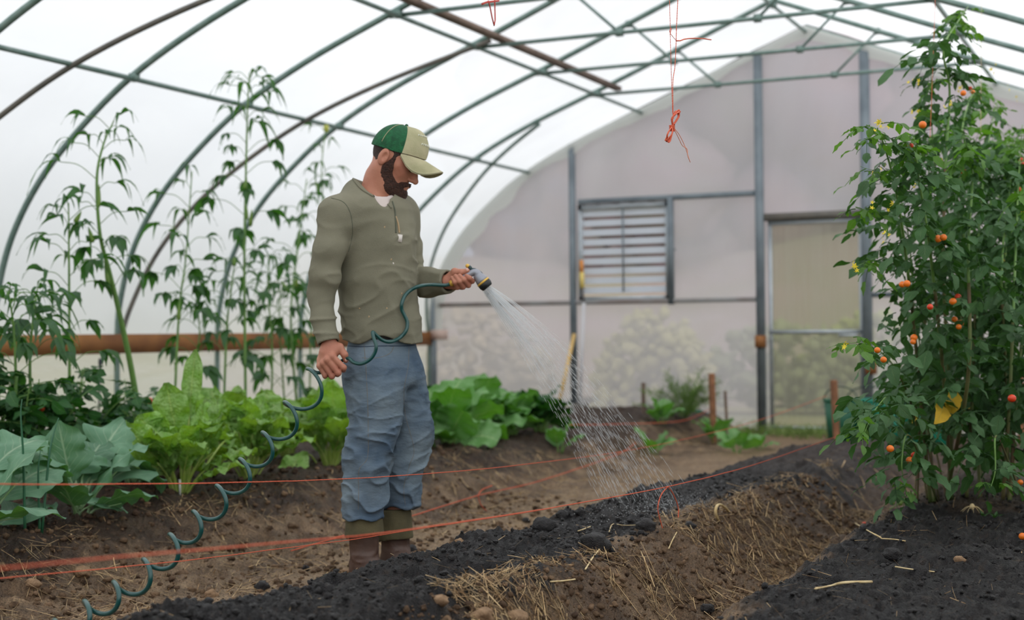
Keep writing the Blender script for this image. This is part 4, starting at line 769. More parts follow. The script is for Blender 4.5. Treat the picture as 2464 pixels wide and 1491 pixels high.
vine(1, 'leftmost tomato vine, leaning over the furrow with fruit and blossoms', -1.0, (2235, 1185), [
    ([(2215, 950), (2190, 700), (2160, 480), (2120, 330), (2085, 300)], .9, .0), ([(2230, 950), (2225, 650), (2235, 420), (2215, 230)], 1.2, -.05), ([(2200, 1000), (2150, 880), (2090, 830), (2030, 825)], .5, -.05), ([(2220, 900), (2180, 680), (2130, 620), (2060, 640)], .6, -.1),
    ([(2190, 1050), (2170, 1110), (2180, 1190)], .45, .05), ([(2210, 1000), (2160, 940), (2110, 980), (2080, 1040)], .8, 0), ([(2215, 900), (2170, 560), (2110, 520), (2060, 500)], .5, -.1), ([(2210, 950), (2190, 600), (2150, 440), (2070, 400)], .5, -.05)], 301, .16, 30,
    [(2171, 684, .013, o_), (2182, 682, .014, o_), (2199, 812, .015, o_), (2197, 822, .012, o_), (2111, 842, .011, o_), (2126, 865, .012, o_), (2142, 1079, .014, o_), (2189, 1107, .015, o_), (2200, 1095, .014, r2), (2220, 300, .016, o_), (2183, 352, .011, r2), (2192, 350, .010, r2), (2222, 365, .011, r2)],
    [(2110, 297, 7, 12), (2100, 500, 2, 8), (2125, 310, 3, 12), (2055, 642, 5, 9), (2035, 826, 4, 6), (2120, 415, 3, 8), (2145, 495, 3, 8), (2130, 560, 6, 10), (2194, 195, 4, 8), (2215, 270, 4, 9), (2256, 380, 4, 8), (2197, 450, 2, 5), (2195, 1005, 3, 6)])
vine(2, 'second tomato vine, tallest with a shoot reaching the roof purlin', -.9, (2290, 1190), [
    ([(2285, 950), (2270, 650), (2275, 400), (2285, 220), (2270, 120), (2300, 60), (2330, 15)], 1.5, 0), ([(2300, 950), (2320, 650), (2310, 380), (2330, 250), (2365, 200)], 1.4, -.05), ([(2270, 900), (2240, 620), (2210, 420), (2200, 330)], 1.2, .02), ([(2300, 900), (2300, 600), (2250, 400), (2240, 170)], 1.2, -.1)], 302, .17, 32,
    [(2257, 574, .016, o_), (2270, 571, .014, o_), (2268, 586, .013, o_), (2293, 725, .015, o_), (2305, 714, .014, r2), (2238, 738, .012, r2), (2297, 768, .013, o_), (2311, 777, .014, o_), (2307, 786, .012, o_), (2318, 224, .013, o_), (2334, 213, .011, r2), (2341, 221, .010, o_), (2317, 412, .013, r2), (2325, 428, .012, r2), (2300, 418, .010, r2)],
    [(2290, 245, 4, 8), (2310, 210, 3, 6), (2275, 630, 1, 4)])
vine(3, 'third tomato vine from the left, with two yellowed leaves low down', -.8, (2345, 1200), [
    ([(2340, 950), (2350, 650), (2370, 400), (2400, 240)], 1.6, 0), ([(2350, 950), (2380, 650), (2400, 420), (2440, 300)], 1.4, -.05), ([(2330, 900), (2330, 600), (2340, 420), (2320, 330)], 1.3, .05)], 303, .18, 32,
    [(2440, 450, .015, o_), (2450, 455, .014, r2), (2455, 382, .014, r2), (2462, 395, .013, r2), (2461, 866, .015, o_), (2414, 600, .01, o_)], [(2440, 722, 6, 8), (2420, 612, 4, 7), (2392, 165, 3, 6), (2432, 230, 4, 9), (2425, 560, 2, 4)])
vine(4, 'fourth tomato vine, at the right picture edge', -.63, (2440, 1200), [
    ([(2430, 950), (2440, 700), (2450, 450), (2460, 300)], 1.5, 0), ([(2420, 900), (2410, 650), (2430, 450), (2440, 380)], 1.4, -.05), ([(2450, 900), (2480, 650), (2490, 420)], 1.3, 0), ([(2400, 1050), (2395, 1130), (2385, 1170)], .3, .0)], 304, .18, 30, [(2435, 958, .016, r2), (2455, 1160, .012, o_)], [(2460, 520, 3, 6)])
vine(5, 'tomato vine in the rear row behind the second vine', -.95, (2330, 1130), [([(2330, 900), (2320, 600), (2330, 420), (2300, 300)], 1.6, 0), ([(2340, 900), (2370, 600), (2380, 400)], 1.5, 0)], 305, .18, 28)
vine(6, 'tomato vine in the rear row at the right edge', -.75, (2420, 1110), [([(2420, 900), (2420, 600), (2430, 330)], 1.7, 0), ([(2430, 900), (2460, 600), (2470, 300)], 1.5, 0)], 306, .18, 28)
vine(7, 'tomato vine farthest right, trunk outside the picture', -.48, (2540, 1210), [([(2520, 900), (2500, 650), (2500, 350)], 1.4, 0), ([(2540, 900), (2550, 600), (2560, 350)], 1.0, 0)], 307, .18, 24)
for (p0, p1, w_, lb) in [((2288, 935), (2286, 1000), .085, 'larger yellowed leaf hanging low on the third tomato vine'), ((2268, 975), (2250, 1020), .075, 'smaller yellowed leaf left of the larger one'), ((2340, 960), (2338, 1010), .06, 'mottled yellow-green leaf right of the yellow pair')]:
    a = onX(*p0, -.86); b = onX(*p1, -.84); m = MB(); leaf(m, a-a, b-a, (.3, -.9, .1), w_, .05, sh_ovate, .15, .05, 2, .01, .1, 12, 7, 3); tube(m, spline([(0, 0, .05), (0, .01, .02), (0, 0, -.01)], 5), .0015, 4); tag(m.build('yellow_leaf', lm_yel), lb, 'leaf').location = a
# fruit on the ground
B_ = GP(2170, 1235, -1.12); t = thing('tomato_truss', 'green tomato truss lying at the foot of the leftmost vine', 'tomatoes', B_)
m = MB(); tube(m, spline([onX(2190, 1180, -1.05)-B_, onX(2195, 1195, -1.08)-B_, onX(2165, 1210, -1.1)-B_, onX(2140, 1225, -1.12)-B_], 12), .002, 5); m.build('truss_stem', st_green, t)
for (px, py) in ((2176, 1168), (2165, 1187), (2187, 1189), (2198, 1189), (2144, 1199), (2147, 1208), (2176, 1204), (2166, 1210)): fruit(onX(px, py, -1.1), .013, grn, t, B_)
q = GP(2080, 1236, -1.35); m = MB(); ball(m, (0, 0, .012), .013, 2); tag(m.build('fallen_tomato', red), 'single red tomato fallen in the furrow', 'tomato').location = q
q = GP(2458, 1160, -.5); m = MB(); ball(m, (0, 0, .012), .013, 2); tag(m.build('fallen_tomato', org), 'orange tomato fallen on the black bed at the right edge', 'tomato').location = q
# ================================================================== TWINE
def string(pts, name, lab, r=.0019, n=90, sagn=.0006, mat=twine_m, twist=True):
    P = spline(pts, n); P = P+np.stack([np.zeros(n), n2(np.arange(n)*.7, np.zeros(n), 1, 3)*sagn, n2(np.arange(n)*.7, np.zeros(n)+9, 1, 5)*sagn], -1)
    m = MB()
    if twist:
        ss = np.r_[0, np.cumsum(np.linalg.norm(np.diff(P, axis=0), axis=1))]; k = int(min(1400, ss[-1]/.006)); t = np.linspace(0, ss[-1], k); Q = np.stack([np.interp(t, ss, P[:, i]) for i in range(3)], -1)
        T = nrm(np.gradient(Q, axis=0)); A = nrm(np.cross(T, [0.01, 0.02, 1.0])); B = np.cross(T, A); ph = t/.018*2*PI
        for o_2 in (0, PI): tube(m, Q+.45*r*(np.cos(ph+o_2)[:, None]*A+np.sin(ph+o_2)[:, None]*B), r*.62, 5, cap=False)
    else: tube(m, P, r, 5, cap=False)
    return tag(m.build(name, mat), lab, 'string')
string([onX(-350, 1145, -2.4), onX(0, 1164, -2.4), onX(400, 1163, -2.4), onX(700, 1157, -2.4), onX(930, 1146, -2.4), onX(1200, 1124, -2.4), onX(1500, 1085, -2.4), onX(1700, 1044, -2.4), onX(1850, 1003, -2.4), onX(1990, 952, -2.4)], 'marking_string', 'orange twine stretched level across the man\'s shins to the far stake')
string([onX(-500, 1412, -1.6), onX(0, 1367, -1.6), onX(400, 1329, -1.6), onX(850, 1290, -1.6), onX(1000, 1271, -1.6), onX(1300, 1226, -1.6), onX(1607, 1170, -1.6), onX(1800, 1122, -1.6), onX(1950, 1072, -1.6), onX(2052, 1036, -1.6)], 'marking_string', 'orange twine along the front edge of the middle bed with a tied bow')
string([onX(-300, 1421, -2.6), onX(0, 1391, -2.6), onX(430, 1350, -2.6), onX(640, 1324, -2.6), onX(850, 1297, -2.6), onX(1000, 1273, -2.6), onX(1290, 1228, -2.6)], 'marking_string', 'thin twine just below the front string at the left, behind the hose', .0017)
string([onX(700, 1325, -3.35), onX(830, 1287, -3.35), onX(1000, 1238, -3.35), onX(1150, 1192, -3.35), onX(1300, 1156, -3.35), onX(1480, 1095, -3.35), onX(1530, 1065, -3.35)], 'marking_string', 'low orange twine along the foot of the greens bed behind the boots', .003)
string([onX(1370, 1022, -3.7), onX(1480, 1020, -3.7), onX(1640, 1012, -3.7), onX(1716, 980, -3.7)], 'marking_string', 'faint twine high on the far bank to the tall stake', .003)
def tail(pts, X, lab, r=.0022): string([onX(x, y, X) for x, y in pts], 'twine_tail', lab, r, 30)
tail([(1607, 1170), (1590, 1192), (1583, 1222), (1588, 1248), (1594, 1270)], -1.6, 'left loose end of the twine knot hanging over the black bed'); tail([(1607, 1170), (1621, 1190), (1632, 1220), (1632, 1245)], -1.6, 'right shorter loose end of the twine knot over the black bed')
tail([(1150, 1192), (1160, 1178), (1184, 1168)], -3.35, 'upper loose end of the low twine right of the boots', .003); tail([(1150, 1192), (1158, 1215), (1178, 1235)], -3.35, 'lower loose end of the low twine right of the boots', .003)
tail([(2464, 1408), (2450, 1450), (2446, 1491), (2440, 1520)], -.5, 'pink twine end in the lower right corner of the picture')
# hanging bundle
BX = -1.52
def hp(px, py, dx=0): return onX(px, py, BX+dx)
topz = onX(1610, -60, BX); 
string([np.array([hp(1606, -90)[0], 4.62, 3.07]), hp(1606, -90), hp(1611, 0), hp(1614, 130), hp(1618, 260), hp(1621, 285)], 'hanging_twine', 'thin orange twine dropping from the roof to the twine bundle', .0012, 60, .0008)
string([np.array([hp(1632, -90)[0]+.01, 4.62, 3.07]), hp(1632, -90), hp(1631, 0), hp(1628, 60), hp(1627, 98), hp(1624, 160), hp(1619, 200), hp(1620, 285)], 'hanging_twine', 'second hanging twine with a sideways knotted tail', .0016, 60, .0008)
string([hp(1627, 98), hp(1636, 98), hp(1650, 94), hp(1680, 92), hp(1711, 96)], 'twine_tail', 'frayed reddish tail sticking sideways from the hanging twine', .0026, 30); string([hp(1627, 97), hp(1617, 86), hp(1611, 75), hp(1616, 68), hp(1612, 84)], 'twine_tail', 'tiny loop left of the sideways tail', .0012, 20)
B_ = hp(1620, 300); t = thing('twine_bundle', 'tied bundle of orange twine hanging in the air before the end wall', 'twine', B_)
rg = np.random.default_rng(4)
for i in range(9):
    a = hp(1618+rg.normal(0, 1), 303); b = hp(1631+rg.normal(0, 3), 263+rg.uniform(0, 8), rg.normal(0, .004)); w_ = rg.uniform(2, 6)
    m = MB(); tube(m, spline([a-B_, hp(1622-w_, 283, rg.normal(0, .006))-B_, b-B_, hp(1628+w_, 282, rg.normal(0, .006))-B_, a-B_], 24), .0016, 6, cap=False); m.build('loop', twine_m, t)
    b = hp(1607+rg.normal(0, 3.5), 341+rg.uniform(-5, 2), rg.normal(0, .004)); m = MB(); tube(m, spline([a-B_, hp(1609-w_*.6, 322, rg.normal(0, .006))-B_, b-B_, hp(1615+w_*.5, 322, rg.normal(0, .006))-B_, a-B_], 24), .0016, 6, cap=False); m.build('loop', twine_m, t)
m = MB(); ths = np.linspace(0, 5*2*PI, 90); c = hp(1617, 306)-B_; tube(m, np.stack([c[0]+.0085*np.cos(ths), c[1]+.0085*np.sin(ths), c[2]+.008-.022*ths/ths[-1]], -1), .002, 5, cap=False); m.build('wrap', twine_m, t)
m_tw2 = M('pale_twine', srgb(238, 158, 132), .7)
for pts in ([(1619, 304), (1635, 325), (1648, 352), (1660, 388)], [(1619, 304), (1632, 330), (1642, 350), (1653, 358), (1655, 375), (1661, 390)]):
    m = MB(); tube(m, spline([hp(*p)-B_ for p in pts], 20), .0013, 5, cap=False); m.build('loose_end', m_tw2, t)
m = MB(); tube(m, spline([onX(1160, 10, -1.7), onX(1170, 6, -1.7), onX(1185, 4, -1.7), onX(1200, 2, -1.7)], 10), .003, 5); tube(m, spline([onX(1165, 9, -1.7), onX(1175, 2, -1.7), onX(1190, -20, -1.7), np.array([-1.7, 3.43, 3.06])], 16), .002, 5, cap=False); tag(m.build('twine_knot', M('red_twine', srgb(190, 62, 50), .7)), 'red twine knot at the top edge of the picture', 'string')
for (x0, x1, X, lb) in [(2252, 2238, -.95, 'thin red trellis string above the leftmost tomato vine'), (2362, 2360, -.85, 'pale trellis string above the second tomato vine')]:
    string([onX(x0, -40, X), onX((x0+x1)/2, 150, X), onX(x1, 330, X)], 'trellis_string', lb, .001, 20, .0005, twine_m if x0 < 2300 else m_pale, False)
# ================================================================== PERSON (signed distance shapes -> surface nets)
def surface_nets(V, lo, h):
    S = V < 0; nx, ny, nz = V.shape; cs = (nx-1, ny-1, nz-1)
    acc = np.zeros(cs+(3,)); cnt = np.zeros(cs)
    def crn(dx, dy, dz): return V[dx:dx+cs[0], dy:dy+cs[1], dz:dz+cs[2]]
    for ax in range(3):
        o1, o2 = [a for a in range(3) if a != ax]
        for a in (0, 1):
            for b in (0, 1):
                c0 = [0, 0, 0]; c0[o1] = a; c0[o2] = b; c1 = list(c0); c1[ax] = 1
                A = crn(*c0); B = crn(*c1); mk = (A < 0) != (B < 0); t = np.where(mk, A/(A-B+1e-12), 0)
                acc[..., ax] += np.where(mk, t, 0); acc[..., o1] += mk*a; acc[..., o2] += mk*b; cnt += mk
    cell = cnt > 0; idx = -np.ones(cs, int); n = cell.sum(); idx[cell] = np.arange(n)
    ijk = np.argwhere(cell); P = np.asarray(lo)+h*(ijk+acc[cell]/cnt[cell][:, None]); F = []
    for ax in range(3):
        o1, o2 = [(1, 2), (2, 0), (0, 1)][ax]
        sl0 = [slice(None)]*3; sl1 = [slice(None)]*3; sl0[ax] = slice(0, V.shape[ax]-1); sl1[ax] = slice(1, V.shape[ax])
        A = S[tuple(sl0)]; B = S[tuple(sl1)]; E = np.argwhere(A != B)
        E = E[(E[:, o1] > 0) & (E[:, o2] > 0) & (E[:, o1] < V.shape[o1]-1) & (E[:, o2] < V.shape[o2]-1)]
        q = []
        for da, db in ((-1, -1), (0, -1), (0, 0), (-1, 0)):
            c = E.copy(); c[:, o1] += da; c[:, o2] += db; q.append(idx[c[:, 0], c[:, 1], c[:, 2]])
        q = np.stack(q, -1); fl = ~A[E[:, 0], E[:, 1], E[:, 2]]; q[fl] = q[fl][:, ::-1]; F.append(q)
    F = np.concatenate(F); F = F[(F >= 0).all(1)]; return P, F
def sdf_mesh(f, lo, hi, h, st=4):
    lo = np.asarray(lo, float); hi = np.asarray(hi, float); n = (np.ceil((hi-lo)/h/st).astype(int)*st)+1
    ax = [lo[i]+h*np.arange(n[i]) for i in range(3)]; cax = [lo[i]+h*st*(np.arange((n[i]-1)//st)+.5) for i in range(3)]
    C = np.stack(np.meshgrid(*cax, indexing='ij'), -1); cv = f(C.reshape(-1, 3)).reshape(C.shape[:3])
    near = np.abs(cv) < h*st*1.9+.004
    V = np.repeat(np.repeat(np.repeat(np.sign(cv), st, 0), st, 1), st, 2)*1.0; V = np.pad(V, ((0, 1), (0, 1), (0, 1)), mode='edge')
    nm = np.repeat(np.repeat(np.repeat(near, st, 0), st, 1), st, 2); nm = np.pad(nm, ((0, 1), (0, 1), (0, 1)), mode='edge')
    g = nm.copy(); g[1:] |= nm[:-1]; g[:, 1:] |= nm[:, :-1]; g[:, :, 1:] |= nm[:, :, :-1]
    I = np.argwhere(g); P = lo+h*I; out = np.concatenate([f(P[i:i+400000]) for i in range(0, len(P), 400000)]) if len(P) else np.zeros(0)
    V[g] = out; return surface_nets(V, lo, h)
def rc(P, a, b, ra, rb):
    a = np.asarray(a, float); b = np.asarray(b, float); ab = b-a; t = np.clip(((P-a)@ab)/(ab@ab+1e-12), 0, 1); return np.linalg.norm(P-a-t[:, None]*ab, axis=1)-(ra+(rb-ra)*t)
def chain(P, pts, rs, k=.01):
    d = rc(P, pts[0], pts[1], rs[0], rs[1])
    for i in range(1, len(pts)-1): d = smin(d, rc(P, pts[i], pts[i+1], rs[i], rs[i+1]), k)
    return d
def el(P, c, r, R=None):
    q = P-np.asarray(c, float); q = q@R if R is not None else q; r = np.asarray(r, float); k0 = np.linalg.norm(q/r, axis=1); k1 = np.linalg.norm(q/(r*r), axis=1)+1e-9; return k0*(k0-1)/k1
def smin(a, b, k=.02): h_ = np.maximum(k-np.abs(a-b), 0)/k; return np.minimum(a, b)-h_*h_*k*.25
def smax(a, b, k=.02): return -smin(-a, -b, k)
D0 = 5.35
PO = at(930, 1414, D0); PO[2] = gh(PO[0], PO[1]) if False else 0.0
fh = np.array([-math.sin(YAW), math.cos(YAW), 0.0]); ez = np.array([0, 0, 1.0]); PR = np.stack([r0, fh, ez], 0)   # local = PR @ (world - PO)
def Lc(px, py, d=0.0): return PR@(at(px, py, D0-d)-PO)
def W2L(q): return PR@(np.asarray(q)-PO)
def L2W(q): return PO+np.asarray(q)@PR
camL = W2L(CP)
def surf(px, py, f, d0=.45, d1=-.35):
    r = PR@ray(px, py); ds = np.linspace(D0-d0, D0-d1, 900); Q = camL+ds[:, None]*r; v = f(Q); i = np.argmax(v < 0)
    if v[i] >= 0: return None
    return Q[i], r/np.linalg.norm(r)
def stack(P, rings, p=2.3):
    """rings: (z, cx, cy, hw, hd) sorted by z"""
    R_ = np.array(sorted(rings)); z = P[:, 2]; cx, cy, hw, hd = [np.interp(z, R_[:, 0], R_[:, i]) for i in (1, 2, 3, 4)]
    q = (np.abs((P[:, 0]-cx)/hw)**p+np.abs((P[:, 1]-cy)/hd)**p)**(1/p); return (q-1)*np.minimum(hw, hd)
def ring(y, xl, xr, hd, cy=0.0, d=0.0):
    a = Lc(xl, y, d); b = Lc(xr, y, d); return ((a[2]+b[2])/2, (a[0]+b[0])/2, cy, (b[0]-a[0])/2, hd)
person = thing('person', 'bearded man in green cap, henley shirt and rolled jeans watering the bed', 'person', PO, None, YAW)
def pbuild(name, f, lo, hi, h, mat, parent=None, sm_=True):
    P, F = sdf_mesh(f, lo, hi, h); return MB().add(P, F).build(name, mat, parent or person, sm_)
# ---- head
HC = Lc(943, 384, 0.0); hyaw, hpit = math.radians(11), math.radians(29)
hh_ = np.array([math.cos(hyaw), -math.sin(hyaw), 0]); hF = hh_*math.cos(hpit)-ez*math.sin(hpit); hL = np.cross(ez, hh_); hU = np.cross(hF, hL); HR = np.stack([hF, hL, hU], 1)
HS = 1.03
def toH(P): return ((P-HC)@HR)/HS
def fromH(q): return HC+(np.asarray(q)*HS)@HR.T
def head_h(Q):
    Qs = Q.copy(); Qs[:, 1] = np.abs(Qs[:, 1])
    d = el(Q, (.003, 0, .033), (.084, .076, .085)); d = smin(d, el(Q, (.035, 0, .0), (.062, .060, .075)), .04)
    d = smin(d, chain(Qs, [(-.005, .052, -.045), (.045, .036, -.088), (.078, .008, -.104)], [.024, .022, .020], .02), .035)
    d = smin(d, rc(Q, (.05, 0, -.05), (.074, 0, -.085), .040, .028), .03)
    d = smin(d, rc(Qs, (.060, .036, -.022), (.045, .052, -.01), .019, .016), .02)            # cheekbone
    d = smin(d, rc(Qs, (.092, .012, .026), (.080, .042, .024), .010, .009), .016)             # brow
    d = smax(d, -el(Qs, (.101, .031, .004), (.017, .017, .013)), .014)                         # eye socket
    d = smin(d, el(Qs, (.079, .031, .003), (.0135, .0145, .0125)), .004)                        # lidded eye
    d = smin(d, chain(Q, [(.093, 0, .016), (.106, 0, -.012), (.117, 0, -.030)], [.007, .008, .0115], .01), .012)
    d = smin(d, rc(Qs, (.104, .010, -.034), (.100, .014, -.034), .0075, .006), .006)
    d = smin(d, chain(Qs, [(.1005, 0, -.060), (.096, .014, -.061), (.086, .025, -.065)], [.0062, .0055, .003], .006), .005)
    d = smin(d, chain(Qs, [(.0975, 0, -.070), (.093, .013, -.070), (.086, .022, -.067)], [.0068, .006, .003], .006), .005)
    d = smin(d, el(Q, (.086, 0, -.100), (.018, .022, .016)), .012)
    e = el(Qs, (-.008, .083, -.002), (.019, .0075, .032)); e = smax(e, -el(Qs, (-.002, .091, .0), (.009, .0085, .017)), .004); e = smin(e, rc(Qs, (.002, .080, -.004), (-.002, .079, -.018), .005, .005), .006)
    return smin(d, e, .006)
def head_f(P):
    d = head_h(toH(P))*HS
    nk = chain(P, [fromH((-.006, 0, -.03)), Lc(915, 428, 0.005), Lc(899, 482, .0)], [.050, .052, .066], .03)
    return smin(d, nk, .03)
m_skin = M('skin', srgb(196, 138, 114), .5, srgb(178, 116, 96), 9, bump=.1, bs=120, spec=.35); m_skin.node_tree.nodes['Principled BSDF'].inputs['Subsurface Weight'].default_value = .08
m_skin.node_tree.nodes['Principled BSDF'].inputs['Subsurface Radius'].default_value = (.02, .008, .005)
# ---- hands (local frame chains)
def Lp(l): return [Lc(*q) for q in l]
rh = [([(798, 838, .185), (799, 857, .205), (827, 884, .205), (826, 889, .165), (812, 880, .15)], [.012, .0125, .0105, .0095, .008]),
      ([(790, 842, .185), (788, 865, .208), (814, 897, .205), (812, 900, .165), (800, 888, .15)], [.012, .0125, .011, .0095, .008]),
      ([(782, 848, .18), (779, 873, .20), (799, 905, .198), (798, 906, .16), (788, 894, .148)], [.012, .012, .010, .009, .008]),
      ([(775, 856, .17), (770, 880, .187), (782, 903, .187), (782, 905, .155), (778, 893, .145)], [.011, .011, .009, .008, .007])]
def rhand_f(P):
    d = chain(P, Lp([(792, 822, .17), (789, 848, .175)]), [.027, .033], .02)
    for (q, r) in rh: d = smin(d, chain(P, Lp(q), r, .006), .007)
    for (a, b) in (((796, 850, .182), (775, 866, .172)), ((806, 842, .178), (783, 868, .17))): d = smin(d, rc(P, Lc(*a), Lc(*b), .019, .018), .015)
    for q in rh: d = smin(d, el(P, Lc(*q[0][1]), (.0115, .0115, .0115)), .006)
    th_ = chain(P, Lp([(803, 830, .165), (817, 835, .175), (829, 853, .18), (832, 867, .175)]), [.016, .0145, .0125, .0095], .006); return smin(d, th_, .008)
lh = [([(1100, 671, -.035), (1121, 676, -.03), (1136, 676, .002), (1130, 669, .020), (1122, 663, .020)], [.011, .011, .010, .009, .0075]),
      ([(1096, 674, -.035), (1112, 682, -.03), (1127, 686, .002), (1116, 673, .026), (1106, 663, .024)], [.011, .011, .010, .0092, .008]),
      ([(1092, 677, -.035), (1103, 687, -.03), (1114, 690, .003), (1105, 677, .029), (1096, 664, .025)], [.011, .011, .010, .009, .008]),
      ([(1088, 682, -.035), (1095, 691, -.028), (1101, 691, .002), (1094, 679, .027), (1088, 668, .021)], [.010, .010, .009, .0082, .007])]
def lhand_f(P):
    d = chain(P, Lp([(1076, 678, -.03), (1092, 676, -.035), (1108, 678, -.036)]), [.027, .026, .020], .02)
    d = smin(d, rc(P, Lc(1088, 662, -.028), Lc(1112, 688, -.036), .016, .014), .015)
    for (q, r) in lh: d = smin(d, chain(P, Lp(q), r, .005), .0045)
    return smin(d, chain(P, Lp([(1086, 668, -.022), (1094, 654, -.010), (1110, 655, .002), (1125, 651, .006)]), [.017, .0145, .012, .009], .006), .008)
def body_low(P):
    d = stack(P, [ring(480, 815, 965, .085), ring(560, 815, 980, .105), ring(700, 825, 985, .11), ring(800, 845, 990, .10), ring(880, 845, 990, .10)])
    d = smax(smax(d, P[:, 2]-Lc(900, 478)[2], .02), Lc(900, 890)[2]-P[:, 2], .02)
    d = smin(d, chain(P, Lp([(800, 510, .12), (781, 600, .137), (777, 700, .132), (779, 765, .15), (793, 838, .172)]), [.045, .038, .034, .03, .026], .02), .03)
    d = smin(d, chain(P, Lp([(962, 510, -.12), (978, 672, -.15), (1078, 678, -.03)]), [.05, .04, .026], .02), .03)
    d = smin(d, chain(P, Lp([(897, 890, .055), (898, 1000, .065), (884, 1110, .07), (877, 1235, .058), (877, 1350, .056)]), [.08, .065, .045, .038, .036], .03), .03)
    return smin(d, chain(P, Lp([(962, 890, -.055), (984, 1010, -.07), (974, 1110, -.076), (950, 1235, -.093), (950, 1350, -.095)]), [.07, .055, .042, .036, .034], .03), .03)
mb = MB()
P_, F_ = sdf_mesh(head_f, HC-[.17, .17, .20], HC+[.19, .17, .16], .0026); mb.add(P_, F_)
c = Lc(800, 870, .18); P_, F_ = sdf_mesh(rhand_f, c-[.10, .09, .10], c+[.10, .09, .12], .0022); mb.add(P_, F_)
c = Lc(1105, 672, 0); P_, F_ = sdf_mesh(lhand_f, c-[.09, .09, .08], c+[.09, .09, .08], .0022); mb.add(P_, F_)
P_, F_ = sdf_mesh(body_low, (-.35, -.35, .0), (.4, .35, 1.52), .012); mb.add(P_, F_)
body = mb.build('body', m_skin, person)
# nails
m_nail = M('nail', srgb(226, 176, 160), .3)
for (a, b) in (((833, 865, .186), (834, 869, .184)), ((1124, 649, .012), (1128, 650, .012))):
    m = MB(); q = Lc(*a); ball(m, q, (.0055, .0045, .0075), 2); m.build('thumb_nail', m_nail, body)
# ---- hair, beard
m_hair = M('dark_hair', srgb(48, 34, 30), .7, srgb(72, 50, 42), 200, bump=.9, bs=300); m_beard = M('dark_beard', srgb(50, 30, 24), .7, srgb(84, 50, 38), 180, bump=1.0, bs=260)
def hair_f(P):
    Q = toH(P); Qs = Q.copy(); Qs[:, 1] = np.abs(Qs[:, 1]); d = head_h(Q)-.003-.0006*n3(Q, 200, 3)
    reg = smin(el(Q, (-.05, 0, .01), (.062, .082, .060)), smin(rc(Qs, (.030, .070, .035), (.024, .071, .0), .011, .006), rc(Qs, (-.02, .07, .045), (.05, .07, .05), .02, .02), .01), .01)
    reg = smax(reg, -el(Qs, (-.008, .085, -.002), (.024, .02, .036)), .003); return smax(d, reg, .004)*HS
pbuild('hair', hair_f, HC-[.16, .15, .12], HC+[.13, .15, .16], .0026, m_hair)
def beard_f(P):
    Q = toH(P); Qs = Q.copy(); Qs[:, 1] = np.abs(Qs[:, 1]); d = head_h(Q)-.0052-.0012*n3(Q, 170, 3)-.0010*n3(Q, 320, 5)
    reg = chain(Qs, [(.028, .072, .01), (.022, .066, -.035), (.030, .052, -.075), (.062, .030, -.100), (.088, 0, -.106)], [.008, .020, .032, .035, .036], .015)
    reg = smin(reg, chain(Qs, [(.108, .002, -.050), (.099, .020, -.054), (.086, .030, -.064)], [.006, .008, .013], .006), .008)
    reg = smax(reg, -el(Q, (.102, 0, -.0655), (.014, .018, .0065)), .003); reg = smax(reg, -rc(Qs, (.062, .055, -.028), (.09, .03, -.026), .022, .018), .006); return smax(d, reg, .004)*HS
pbuild('beard', beard_f, HC-[.10, .14, .16], HC+[.16, .14, .06], .0024, m_beard)
for s in (1, -1):
    m = MB(); tube(m, [fromH((.103, s*.013, .022)), fromH((.100, s*.028, .029)), fromH((.085, s*.045, .024))], [.003, .004, .002], 6); m.build('eyebrow', m_hair, person)
    m = MB(); tube(m, spline([fromH((.0915, s*.020, -.002)), fromH((.0945, s*.031, -.006)), fromH((.088, s*.042, -.003))], 8), .0013, 5); m.build('eyelashes', m_hair, person)
# ---- cap
m_capg = M('green_mesh', srgb(24, 104, 62), .8, srgb(14, 78, 46), 60, bump=.6, bs=300); m_capb = M('beige_foam', srgb(188, 180, 146), .8, srgb(164, 160, 124), 14, bump=.2, bs=200)
capt = thing('cap', None, None, (0, 0, 0)); capt.parent = person
CPH = math.radians(8)
def cap_pt(az, el_, off=0.):
    ca, sa, ce, se = math.cos(az), math.sin(az), math.cos(el_), math.sin(el_); fr = max(0, ca)
    r = np.array([.102+.008*fr-.010*max(0, -ca), .086, .100+.012*fr*math.sin(2*el_)*1.0]); bump_ = 1+.10*fr**2*math.sin(PI*min(1, el_/1.35))**1
    q = np.array([-.006+r[0]*ca*ce*bump_, r[1]*sa*ce, .034+r[2]*se*bump_])*(1+off); x, z = q[0], q[2]-.03; return np.array([x*math.cos(CPH)-z*math.sin(CPH)+.004+.006*max(0, ca), q[1], x*math.sin(CPH)+z*math.cos(CPH)+.03])
def cap_patch(a0, a1, na, off=0., e0=.06, e1=PI/2):
    A = np.linspace(a0, a1, na); E = np.linspace(0, 1, 18); V = []
    for e in E:
        for a in A:
            low = np.interp(math.cos(a), [-1, .2, .7, 1], [-.05, -.03, .05, .08]); V.append(fromH(cap_pt(a, low+(e1-low)*e, off)))
    V = np.array(V); n = len(V); V2 = HC+(V-HC)*.975; F = grid_faces(na, 18); m = MB(); m.add(V, F, [[(i % na)/na*2-1, 0] for i in range(n)]); m.add(V2, F[:, ::-1])
    return m
cap_patch(-1.12, 1.12, 22).build('front_panel', m_capb, capt); cap_patch(1.12, 2*PI-1.12, 40).build('mesh_back', m_capg, capt)
m = MB(); V = []; nu, nv_ = 21, 9
for j in range(nv_):
    for i in range(nu):
        t = -1+2*i/(nu-1); r = j/(nv_-1); a = t*1.13; inner = cap_pt(a, float(np.interp(math.cos(a), [-1, .2, .7, 1], [-.05, -.03, .05, .08]))); tip = inner+np.array([.080*(1-abs(t)**2.4)**.8+.0, 0, 0]); q = inner*(1-r)+tip*r; q[2] += -.12*t*t*r*(1-abs(t)**3)-.006*r-.003; V.append(q)
